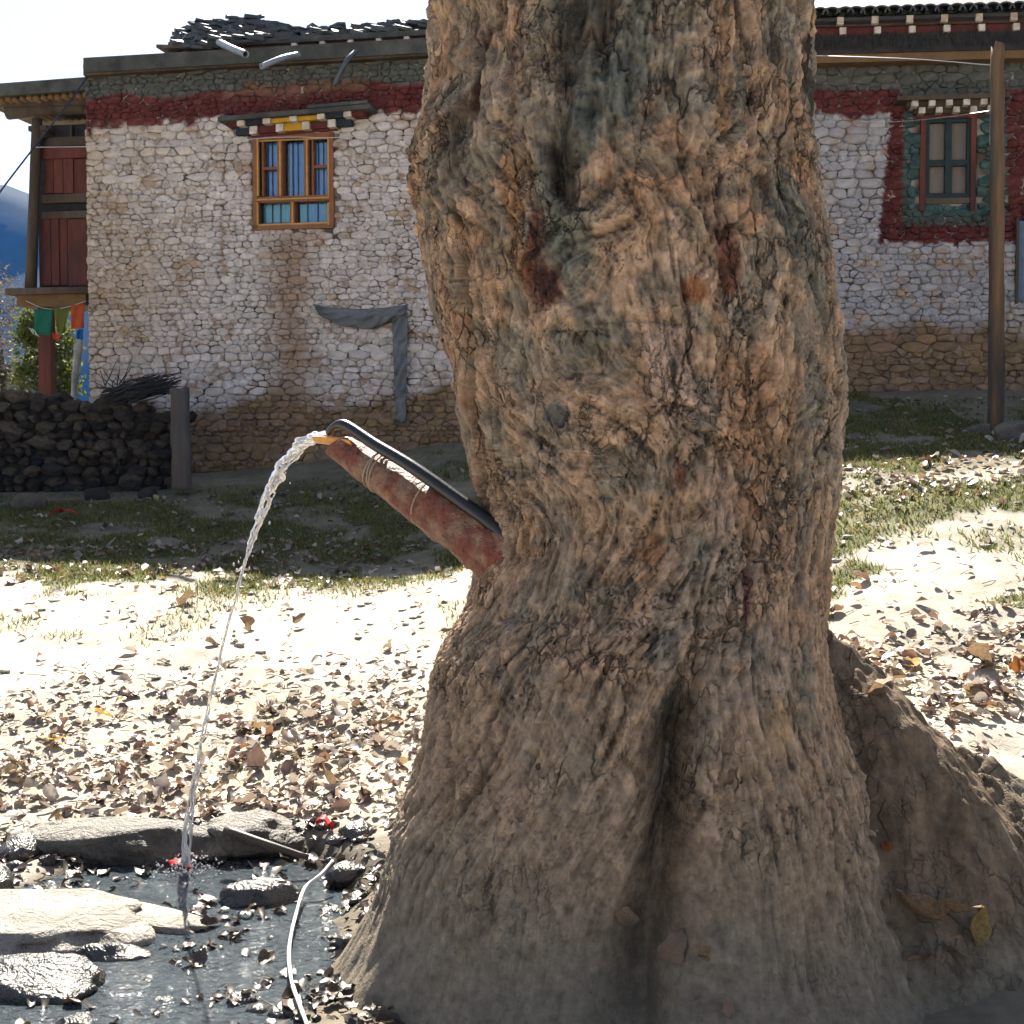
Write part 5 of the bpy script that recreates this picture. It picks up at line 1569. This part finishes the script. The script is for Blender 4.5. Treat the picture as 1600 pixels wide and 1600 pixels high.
rock("kerb_stone", "long low stone behind the falling water at the pool edge", lvl(190, 1320, -0.15), (0.50, 0.20, 0.15), 503, m_rockm, rot=-0.05, flat_top=0.10)#=-0.05, flat_top=0.10)
rock("kerb_stone", "rounded sunlit stone just right of the falling water", lvl(390, 1310, -0.14), (0.26, 0.18, 0.13), 504, m_rockm, rot=0.1)
rock("kerb_stone", "smaller pale stone with a red scrap lying on it", lvl(500, 1308, -0.15), (0.17, 0.14, 0.10), 505)
rock("wet_stone", "dark wet boulder at the near left corner of the pool", lvl(60, 1550, -0.22), (0.28, 0.16, 0.12), 506, m_rockd, rough=.2)
rock("wet_stone", "small dark wet stone below the pale slab", lvl(170, 1505, -0.23), (0.16, 0.10, 0.08), 507, m_rockd)
rock("wet_stone", "black wet stone in the pool beside the white cord", lvl(415, 1405, -0.2), (0.17, 0.12, 0.10), 508, m_rockd)
rs = np.random.default_rng(95)
for k, (px, py, D, s_) in enumerate([(330, 1500, 4.7, .06), (250, 1560, 4.4, .07), (380, 1560, 4.45, .07), (440, 1580, 4.35, .06), (500, 1470, 4.85, .08), (520, 1420, 5.1, .09), (540, 1380, 5.3, .10), (300, 1400, 5.5, .06), (240, 1385, 5.6, .06), (350, 1440, 5.1, .05), (120, 1590, 4.3, .1), (200, 1590, 4.3, .08), (30, 1350, 5.9, .12), (-20, 1400, 5.6, .14), (560, 1345, 5.6, .09)]):
    q = lvl(px, py)
    rock("pool_pebble", "small wet stone in the shallow pool", (q[0], q[1], max(hz(q[0], q[1]), POOL_Z - .06) + s_ * .2), (s_, s_ * .8, s_ * .6), 520 + k, m_rockd, rs.uniform(0, 3), None, "pebble", 2, "small stones in the pool")
# stones at the pole and in the yard
for k, (px, py, D, s_, lab) in enumerate([(1530, 675, 14.7, .14, "squarish stone at the left foot of the wooden pole"), (1578, 678, 14.6, .17, "brown stone at the right foot of the wooden pole"), (1596, 672, 14.7, .15, "orange brown stone at the picture edge by the pole"), (1584, 716, 13.2, .20, "larger stone lying in the shade below the wooden pole"),
                                          (45, 782, 16.2, .22, "rounded grey stone at the foot of the dry stone wall"), (150, 758, 16.9, .15, "pale flat stone near the squat post"), (230, 752, 17.0, .13, "low stone beside the squat wooden post")]):
    q = at(px, py, D)
    rock("yard_stone", lab, (q[0], q[1], hz(q[0], q[1]) + s_ * .25), (s_, s_ * .8, s_ * .75), 560 + k, m_dry if px < 400 else m_rockm, k * .7, None, "stone", 3)

# wet gravel in and round the pool
wg = MB(); Vc, Fc = ico(1)
for k in range(520):
    a = rs.uniform(0, 6.28); r_ = rs.uniform(0.1, 1.12) ** 0.7
    x, y = -1.42 + 0.92 * r_ * math.cos(a), 5.45 + 1.3 * r_ * math.sin(a)
    if math.hypot(x - 0.45, y - 5.15) < 1.02: continue
    s_ = rs.choice([.012, .02, .032, .05], p=[.35, .35, .22, .08]); z = hz(x, y)
    wg.add(Vc * np.array([s_, s_ * .85, s_ * .6]) * rs.uniform(.75, 1.25, (len(Vc), 1)) + np.array([x, y, z + s_ * .3]), Fc.tolist())
tag(wg.build("gravel", m_rockd, None, True), "dark wet gravel lying in and round the pool", "gravel", None, "stuff")
# stick by the pool, red scraps, white cord
m_stick = mat("wet_stick", (0.07, 0.055, 0.042), 0.5, 0.3, 9, 0.5, 40, 0.004)
V_, F_ = tube_vf(spline([lvl(352, 1297, -.02), lvl(415, 1318, -.06), lvl(482, 1340, -.12)], 12), np.linspace(0.022, 0.014, 12), 8)
tag(mk("stick", V_, F_, m_stick), "short dark stick lying across the stones at the pool", "stick")
m_cord = mat("white_cord", (0.72, 0.72, 0.70), 0.35, 0.1, 20, 0.2, 80, 0.002, spec=0.5)
cpts = []
for px, py, D in [(520, 1345, 5.62), (500, 1368, 5.50), (476, 1388, 5.38), (462, 1430, 5.15), (452, 1480, 4.90), (455, 1530, 4.66), (470, 1575, 4.46), (482, 1610, 4.30), (490, 1660, 4.1)]:
    q = lvl(px, py, np.interp(py, [1345, 1390, 1500, 1660], [-0.08, -0.15, -0.165, -0.14])); cpts.append(q)
V_, F_ = tube_vf(spline(cpts, 50), 0.0075 * (1 + 0.2 * fbm(np.arange(50) * .4, np.zeros(50), 0, 2, 7)), 8)
tag(mk("white_cord", V_, F_, m_cord), "thin white cord trailing over the wet litter beside the trunk", "cord")
m_scrap = mat("red_scrap", (0.62, 0.055, 0.05), 0.5, 0.15, 9, 0.2, 40, 0.003, transl=0.4)
def scrap(q, s_, label, seed):
    rs = np.random.default_rng(seed)
    V, F = [], []
    for i in range(5):
        for j in range(4):
            V.append((q[0] + (i / 4 - .5) * s_ * (1 + .2 * rs.normal()), q[1] + (j / 3 - .5) * s_ * .6, q[2] + .012 * rs.normal() + 0.02 * math.sin(i)))
    for i in range(4):
        for j in range(3): F.append((i * 4 + j, (i + 1) * 4 + j, (i + 1) * 4 + j + 1, i * 4 + j + 1))
    o = tag(mk("red_scrap", V, F, m_scrap), label, "scrap")
    sol = o.modifiers.new("thickness", 'SOLIDIFY'); sol.thickness = 0.002
scrap(lvl(508, 1284, -0.045), 0.075, "red scrap lying on the small pale stone", 1)
scrap(lvl(283, 1350, -0.18), 0.09, "red scrap in the pool where the water lands", 2)
scrap(at(105, 800, 15.4), 0.26, "orange red scrap lying in the shaded grass", 3)

# ================================================================== LEAVES
LEAF_COL = [(0.34, 0.25, 0.175), (0.24, 0.15, 0.10), (0.42, 0.34, 0.26), (0.48, 0.41, 0.34), (0.19, 0.12, 0.09), (0.38, 0.29, 0.215), (0.52, 0.45, 0.38), (0.32, 0.17, 0.09), (0.27, 0.17, 0.125), (0.45, 0.38, 0.30), (0.50, 0.43, 0.36), (0.42, 0.30, 0.15)]
m_leaf = mat("dry_leaf", rough=0.42, var=0.25, scale=30, bump=0.3, bscale=90, bdist=0.002, obj_ramp=LEAF_COL, transl=0.22, spec=0.75)
m_leafs = mat("dry_leaf_litter", attr="Col", rough=0.42, var=0.2, scale=20, bump=0, transl=0.22, spec=0.75)
m_leaf_wet = mat("damp_leaf", (0.060, 0.040, 0.028), 0.3, 0.4, 30, 0.4, 60, 0.003, tint=(0.10, 0.062, 0.036), spec=0.6, rand=0.5, transl=0.08)
def leaf_shape(seed, nu=6, nv=4, curl=1.0):
    """poplar leaf: broad base, pointed tip, folded along the midrib and curled; unit length"""
    rs = np.random.default_rng(seed)
    prof = lambda t: 0.46 * (math.sin(math.pi * min(t * 1.25 + 0.04, 1) ** 0.7) if t < 0.75 else 0.46 / 0.46 * math.sin(math.pi * (0.75 * 1.25 + 0.04) ** 0.7) * 0 ) if False else 0.46 * (t + 0.02) ** 0.45 * (1 - t) ** 0.75 * 1.9
    fold = rs.uniform(0.1, 0.9) * curl; cu = rs.uniform(-1.6, 1.6) * curl; tw = rs.uniform(-.9, .9) * curl
    V, F = [], []
    for i in range(nu + 1):
        t = i / nu
        w = max(prof(t), 0.004) * rs.uniform(.72, 1.12)
        x = t - 0.5
        a = cu * x
        cx_, cz_ = (math.sin(a) / cu if abs(cu) > .05 else x), ((1 - math.cos(a)) / cu if abs(cu) > .05 else 0)
        for j in range(nv + 1):
            s_ = (j / nv - .5) * 2
            y = s_ * w; z = cz_ + abs(s_) * w * fold * 0.9 + 0.35 * s_ * w * tw * x * 2 + 0.07 * rs.normal() * abs(s_) * curl
            V.append((cx_, y * (1 - .25 * fold), z))
    for i in range(nu):
        for j in range(nv):
            F.append((i * (nv + 1) + j, (i + 1) * (nv + 1) + j, (i + 1) * (nv + 1) + j + 1, i * (nv + 1) + j + 1))
    b = len(V)   # stalk
    V += [(-.5, -.008, 0), (-.5, .008, 0), (-.85, .006, .05 * rs.normal() + .04), (-.85, -.006, .05)]
    F.append((b, b + 1, b + 2, b + 3))
    V = np.array(V); V[:, 2] -= np.percentile(V[:, 2], 12)
    return V, F
leaf_me = []
for k in range(14):
    V_, F_ = leaf_shape(700 + k)
    me = bpy.data.meshes.new("fallen_leaf"); me.from_pydata(V_.tolist(), [], F_); me.materials.append(m_leaf)
    me.polygons.foreach_set("use_smooth", np.ones(len(me.polygons), dtype=bool)); me.update(); leaf_me.append(me)
def put_leaf(p, size, label, group=None, k=None, rz_=None, tilt=0.2, seed=0, m=None):
    rs = np.random.default_rng(seed + 9000)
    me = leaf_me[int(rs.integers(14)) if k is None else k]
    o = bpy.data.objects.new("fallen_leaf", me); COL.objects.link(o)
    o.location = p; o.scale = (size, size, size)
    o.rotation_euler = (rs.normal(0, tilt), rs.normal(0, tilt), rs.uniform(0, 6.28) if rz_ is None else rz_)
    if m is not None:
        o.material_slots[0].link = 'OBJECT'; o.material_slots[0].material = m
    return tag(o, label, "leaf", group)
def on_ground(px, py):
    """where the view ray meets the ground"""
    r = ray(px, py); lo, hi = 3.0, 22.0
    f = lambda D: CAM_Z + r[2] / r[1] * D - max(hz(r[0] / r[1] * D, D), root_top(r[0] / r[1] * D, D))
    D = 3.0; prev = f(3.0)
    while D < 22:
        D += 0.2; v = f(D)
        if v < 0:
            a, b = D - .2, D
            for _ in range(12):
                c = (a + b) / 2
                if f(c) < 0: b = c
                else: a = c
            return at(px, py, b)
        prev = v
    return at(px, py, 12)
m_lf_tan = mat("tan_leaf", (0.30, 0.21, 0.12), 0.7, 0.3, 30, 0.4, 60, 0.004, tint=(0.22, 0.14, 0.08), transl=0.25)
m_lf_yel = mat("yellow_leaf", (0.45, 0.28, 0.04), 0.7, 0.3, 30, 0.4, 60, 0.004, tint=(0.36, 0.18, 0.03), transl=0.35)
m_lf_dull = mat("dull_yellow_leaf", (0.235, 0.165, 0.060), 0.7, 0.35, 30, 0.4, 60, 0.004, tint=(0.14, 0.10, 0.045), transl=0.2)
m_lf_pnk = mat("pinkish_leaf", (0.24, 0.165, 0.120), 0.7, 0.3, 30, 0.4, 60, 0.004, transl=0.2)
m_lf_org = mat("orange_leaf", (0.42, 0.15, 0.035), 0.7, 0.3, 30, 0.4, 60, 0.004, tint=(0.30, 0.12, 0.04), transl=0.4)
SPECIAL = [(855, 0, 0, 0)]
# leaves one can single out
def gleaf(px, py, size, label, m, k, rz_, tilt, seed, lift=0.0):
    q = on_ground(px, py)
    put_leaf((q[0], q[1], q[2] + 0.015 + lift), size, label, None, k, rz_, tilt, seed, m)
def trunk_leaf(px, py, size, label, m, k, rot, seed):
    t, z = px_tz(px, py)
    i = int(np.argmin(np.abs(zz - z))); j = int(np.argmin(np.abs(th - t)))
    p = TV[i, j]
    out = np.array([math.sin(t), -math.cos(t), 0.45])
    o = put_leaf(tuple(p + out * 0.045), size, label, None, k, rot[2], 0.0, seed, m)
    o.rotation_euler = rot
trunk_leaf(982, 1432, 0.085, "small tan curled leaf caught in the fold of the trunk base", m_lf_tan, 3, (R(50), 0.2, 0.3), 1)
trunk_leaf(1050, 1480, 0.12, "long pinkish dry leaf standing against the trunk base", m_lf_pnk, 5, (R(75), R(-60), 0.2), 2)
trunk_leaf(1090, 1495, 0.085, "crumpled beige leaf beside the long pinkish one", m_lf_tan, 8, (R(60), 0.3, 1.0), 3)
trunk_leaf(1135, 1585, 0.07, "small dark leaf on the dusty earth before the trunk", m_lf_pnk, 2, (R(60), R(70), 0.3), 4)
for a in [(1430, 1445, 0.19, "long narrow tan leaf leaning at the foot of the root", m_lf_tan, 1, 2.6, .35, 11, .03), (1480, 1440, 0.15, "olive brown leaf with curled edge between two others by the root", m_lf_tan, 6, 2.3, .4, 12, .03),
          (1525, 1470, 0.15, "upright yellowish striped leaf on the shaded earth", m_lf_dull, 4, 1.1, .8, 13, .05), (1440, 1505, 0.13, "pale torn leaf lying flat on the shaded earth", m_lf_pnk, 9, .4, .2, 14, .0),
          (1490, 1500, 0.12, "dark brown leaf flat behind the pale torn leaf", m_lf_pnk, 10, 2.9, .2, 15, .0), (1385, 1330, 0.06, "tiny orange leaf stuck beside the right flare of trunk", m_lf_org, 7, 1.5, .5, 16, .0)]:
    gleaf(*a)
for a in [(1385, 1085, 0.17, "large orange brown leaf standing up behind the root", m_lf_tan, 0, .2, .2, 21, .02), (1530, 1040, 0.19, "largest brown curled leaf in the sunlit litter behind the root", m_lf_tan, 11, .3, .5, 22, .03),
          (1590, 1050, 0.13, "amber leaf at the right edge of sunlit litter", m_lf_org, 12, 1.0, .5, 23, .02), (1425, 1045, 0.13, "bright amber leaf glowing in the litter near the trunk", m_lf_yel, 13, 1.4, .6, 24, .02),
          (1445, 860, 0.13, "lone dark leaf standing on the bare sunlit ground", m_lf_tan, 2, .3, .5, 25, .02), (1345, 910, 0.15, "flat pinkish leaf near the trunk on bare sunlit ground", m_lf_pnk, 5, .1, .3, 26, .01),
          (510, 1235, 0.16, "big pale upright leaf standing in litter beyond the pool", m_lf_tan, 3, .2, .9, 27, .05), (395, 985, 0.16, "dark upright leaf alone on the bare sunlit strip", m_lf_tan, 8, 1.2, .9, 28, .04),
          (470, 980, 0.13, "narrow leaf standing on bare sunlit ground near the trunk", m_lf_pnk, 1, .8, .8, 29, .04), (162, 1125, 0.12, "yellow leaf in the sunlit litter at far left", m_lf_yel, 9, .4, .4, 30, .02),
          (88, 1165, 0.12, "yellow green leaf lying low in the left litter", m_lf_yel, 4, .1, .3, 31, .02), (288, 1175, 0.15, "round grey brown leaf standing just left of the falling water", m_lf_pnk, 6, .3, .9, 32, .04),
          (400, 1200, 0.15, "grey brown upright leaf just right of the falling water", m_lf_pnk, 7, .5, .9, 33, .04), (295, 945, 0.18, "broad curled leaf on the bare strip left of the water", m_lf_tan, 12, .1, .4, 34, .02)]:
    gleaf(*a)

def density(x, y):
    n = fbm(x * 1.1, y * 1.1, 0, 3, 201); n3 = fbm(x * 0.5, y * 0.5, 0, 2, 203)
    left = x < 0.6
    dl = 1.0 * sstep(6.45, 6.8, y) * (1 - 0.93 * sstep(8.3, 9.3, y + 0.9 * n + 0.25 * (x + 1.5) * -0.3))
    dr = 1.0 * sstep(5.9, 6.2, y) * (1 - 0.93 * sstep(7.7, 8.6, y + 0.7 * n))
    d = np.where(left, dl, dr)
    band = np.where(left, sstep(11.6, 12.4, y) * (1 - sstep(13.4, 14.6, y)) * 0.30 + 0.05 * (y > 13), sstep(10.4, 10.9, y) * (1 - sstep(11.6, 12.4, y)) * 0.5 + 0.05 * (y > 12))
    return np.maximum(d, band) * np.clip(0.75 + 0.6 * n + 0.5 * n3, 0.05, 1.3)
rs = np.random.default_rng(211)
N = 56000
lx, ly = rs.uniform(-5.4, 6.2, N), rs.uniform(4.2, 17.0, N)
inview = np.abs(lx) < ly * 0.46 + 0.7
den = density(lx, ly)
keep = inview & (rs.uniform(0, 1.15, N) < den)
# wet litter round the pool and at the foot of the trunk
pe = np.hypot((lx + 1.42) / 0.95, (ly - 5.45) / 1.35)
rim = (pe > 0.80) & (pe < 1.35) & (lx < 0.0) & (rs.uniform(0, 1, N) < 0.9) | ((pe <= 0.8) & (rs.uniform(0, 1, N) < 0.08 + 0.4 * (fbm(lx * 2.5, ly * 2.5, 0, 2, 207) > 0.15)))
keep = keep | (rim & inview)
inside = (np.hypot((lx - 0.45), (ly - 5.15)) < 0.98)
keep &= ~inside
keep &= ~((lx > 0.9) & (ly < 6.15 + 0.2 * np.clip(lx - 2.4, 0, 2)) & (lx < 4.6) & (ly > 4.1))
lx, ly = lx[keep], ly[keep]
lz = H(lx, ly)
px_, py_ = to_px(np.c_[lx, ly, lz])
hid = (px_ > 770) & (px_ < 1250) & (py_ < 1500)
print("LEAVES", len(lx))
order = rs.permutation(len(lx))
var_V = [leaf_shape(800 + k, 4, 2, 1.0) for k in range(24)]
sizes = rs.choice([0.04, 0.06, 0.08, 0.10, 0.13], len(lx), p=[.28, .30, .24, .13, .05]) * rs.uniform(.7, 1.1, len(lx)) * np.where(ly < 6.6, 0.8, 1.0)
apparent = sizes / ly * ((px_ > 0) & (px_ < 1600) & (py_ < 1600) & ~hid)
pe2 = np.hypot((lx + 1.42) / 0.95, (ly - 5.45) / 1.35)
own = set(np.argsort(-apparent)[:270].tolist())
bV, bF, bC = [], [], []
pmk = pool_mask(lx, ly)
off_ = 0
Ca = np.array(LEAF_COL)
for i in range(len(lx)):
    size = sizes[i]
    ht = lz[i] + rs.uniform(0.0, 0.018) + 0.006
    if pmk[i] > 0.5: ht = max(ht, POOL_Z + 0.002)
    if i in own:
        if ly[i] < 6.7 and lx[i] < 0.2: lab, g = "dark damp leaf among the litter ringing the pool", "damp leaves round the pool"
        elif lx[i] < 0.6: lab, g = "dry brown leaf in the sunlit litter beyond the pool", "dry leaves beyond the pool"
        else: lab, g = "dry brown leaf in the sunlit litter right of the trunk", "dry leaves right of the trunk"
        put_leaf((lx[i], ly[i], ht + (0.012 if 'damp' not in lab else 0.004)), size, lab, g, None, None, 0.42 if 'damp' not in lab else 0.15, 1000 + i, m_leaf_wet if 'damp' in lab else None)
        continue
    V_, F_ = var_V[int(rs.integers(24))]
    a = rs.uniform(0, 6.28); tx, ty = rs.normal(0, .34, 2)
    ca, sa = math.cos(a), math.sin(a)
    W_ = V_ * size
    z2 = W_[:, 2] * 1.0 + W_[:, 0] * math.sin(tx) + W_[:, 1] * math.sin(ty)
    z2 = z2 - min(0, np.percentile(z2, 25))
    bV.append(np.c_[W_[:, 0] * ca - W_[:, 1] * sa + lx[i], W_[:, 0] * sa + W_[:, 1] * ca + ly[i], z2 + ht])
    bF += [tuple(q + off_ for q in f) for f in F_]
    off_ += len(V_)
    c = Ca[int(rs.integers(len(Ca)))] * rs.choice([0.45, 0.75, 1.0], p=[.4, .3, .3]) * rs.uniform(.8, 1.15)
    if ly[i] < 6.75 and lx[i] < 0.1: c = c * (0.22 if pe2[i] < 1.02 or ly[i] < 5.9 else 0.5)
    bC.append(np.tile(c, (len(V_), 1)))
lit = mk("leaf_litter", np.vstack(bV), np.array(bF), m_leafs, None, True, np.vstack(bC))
tag(lit, "carpet of dry brown fallen leaves covering the yard", "leaf litter", None, "stuff")

# twigs and crumbs in the litter
tw = MB()
for k in range(900):
    x, y = rs.uniform(-3.2, 3.4), rs.uniform(4.6, 9.5)
    if (abs(x) > y * 0.4) or (math.hypot(x - .45, y - 5.15) < 1.0) or (x > 0.9 and y < 6.1): continue
    if float(pool_mask(np.array([x]), np.array([y]))[0]) > 0.6: continue
    z = hz(x, y); a = rs.uniform(0, 6.28); L = rs.uniform(.03, .14)
    p = np.array([x, y, z + .012]); d = np.array([math.cos(a) * L, math.sin(a) * L, rs.uniform(-.005, .03)])
    V_, F_ = tube_vf([p, p + d * .5 + rs.normal(0, .006, 3), p + d], [.003, .003, .002], 4); tw.add(V_, F_)
tag(tw.build("twig_litter", m_stick, None, True), "thin scattered twigs among the fallen leaves", "twigs", None, "stuff")

# grass
rs = np.random.default_rng(221)
gx2, gy2 = rs.uniform(-7, 7.5, 300000), rs.uniform(6.8, 18.2, 300000)
k_ = (np.abs(gx2) < gy2 * 0.43 + .6) & (rs.uniform(0.05, 1, 300000) < grass_mask(gx2, gy2))
gx2, gy2 = gx2[k_], gy2[k_]
gz2 = H(gx2, gy2)
p2, q2 = to_px(np.c_[gx2, gy2, gz2])
k_ = p2 > -9999
gx2, gy2, gz2 = gx2[k_], gy2[k_], gz2[k_]
n = len(gx2)
a = rs.uniform(0, 6.28, n); hgt = rs.uniform(0.015, 0.055, n); wd_ = 0.006 * rs.uniform(.7, 1.6, n)
lean = rs.normal(0, .022, (n, 2))
gv = np.empty((n, 3, 3))
gv[:, 0] = np.c_[gx2 - np.cos(a) * wd_, gy2 - np.sin(a) * wd_, gz2 - .005]
gv[:, 1] = np.c_[gx2 + np.cos(a) * wd_, gy2 + np.sin(a) * wd_, gz2 - .005]
gv[:, 2] = np.c_[gx2 + lean[:, 0], gy2 + lean[:, 1], gz2 + hgt]
gcol = np.array([0.11, 0.13, 0.035]) * rs.uniform(.6, 1.4, (n, 1)) ; dry_ = rs.uniform(0, 1, (n, 1)) < .35
gcol = np.where(dry_, np.array([0.26, 0.20, 0.08]) * rs.uniform(.7, 1.2, (n, 1)), gcol)
m_grass = mat("short_grass", attr="Col", rough=0.6, var=0.1, scale=3, bump=0, transl=0.45)
print("GRASS", n)
gr = mk("grass", gv.reshape(-1, 3), np.arange(n * 3).reshape(n, 3), m_grass, None, False, np.repeat(gcol, 3, 0))
tag(gr, "short patchy green grass on the bank below the house", "grass", None, "stuff")

# pale pebbles and chips in the shaded yard
pb_ = MB()
Vc, Fc = ico(1)
for k in range(420):
    x, y = rs.uniform(-5, 6), rs.uniform(9, 17.5)
    if abs(x) > y * .39: continue
    s_ = rs.uniform(.012, .04); z = hz(x, y)
    pb_.add(Vc * np.array([s_, s_ * .8, s_ * .5]) * rs.uniform(.7, 1.3, (len(Vc), 1)) + np.array([x, y, z + s_ * .2]), Fc.tolist())
tag(pb_.build("pebbles", m_rock, None, False), "small pale pebbles scattered over the yard", "pebbles", None, "stuff")

# ================================================================== HAZE
hb = [(-1600, -1600, -3), (1600, -1600, -3), (1600, 2000, -3), (-1600, 2000, -3), (-1600, -1600, 290), (1600, -1600, 290), (1600, 2000, 290), (-1600, 2000, 290)]
m_haze = bpy.data.materials.new("haze"); m_haze.use_nodes = True
hn, hl = m_haze.node_tree.nodes, m_haze.node_tree.links
hn.remove(hn["Principled BSDF"])
pv = hn.new("ShaderNodeVolumePrincipled")
pv.inputs["Color"].default_value = (0.06, 0.32, 1.0, 1)
pv.inputs["Density"].default_value = 0.00015
pv.inputs["Anisotropy"].default_value = 0.0
hl.new(pv.outputs[0], hn["Material Output"].inputs["Volume"])
haze = mk("haze", hb, BOXF, m_haze, None, False)
tag(haze, kind="stuff")
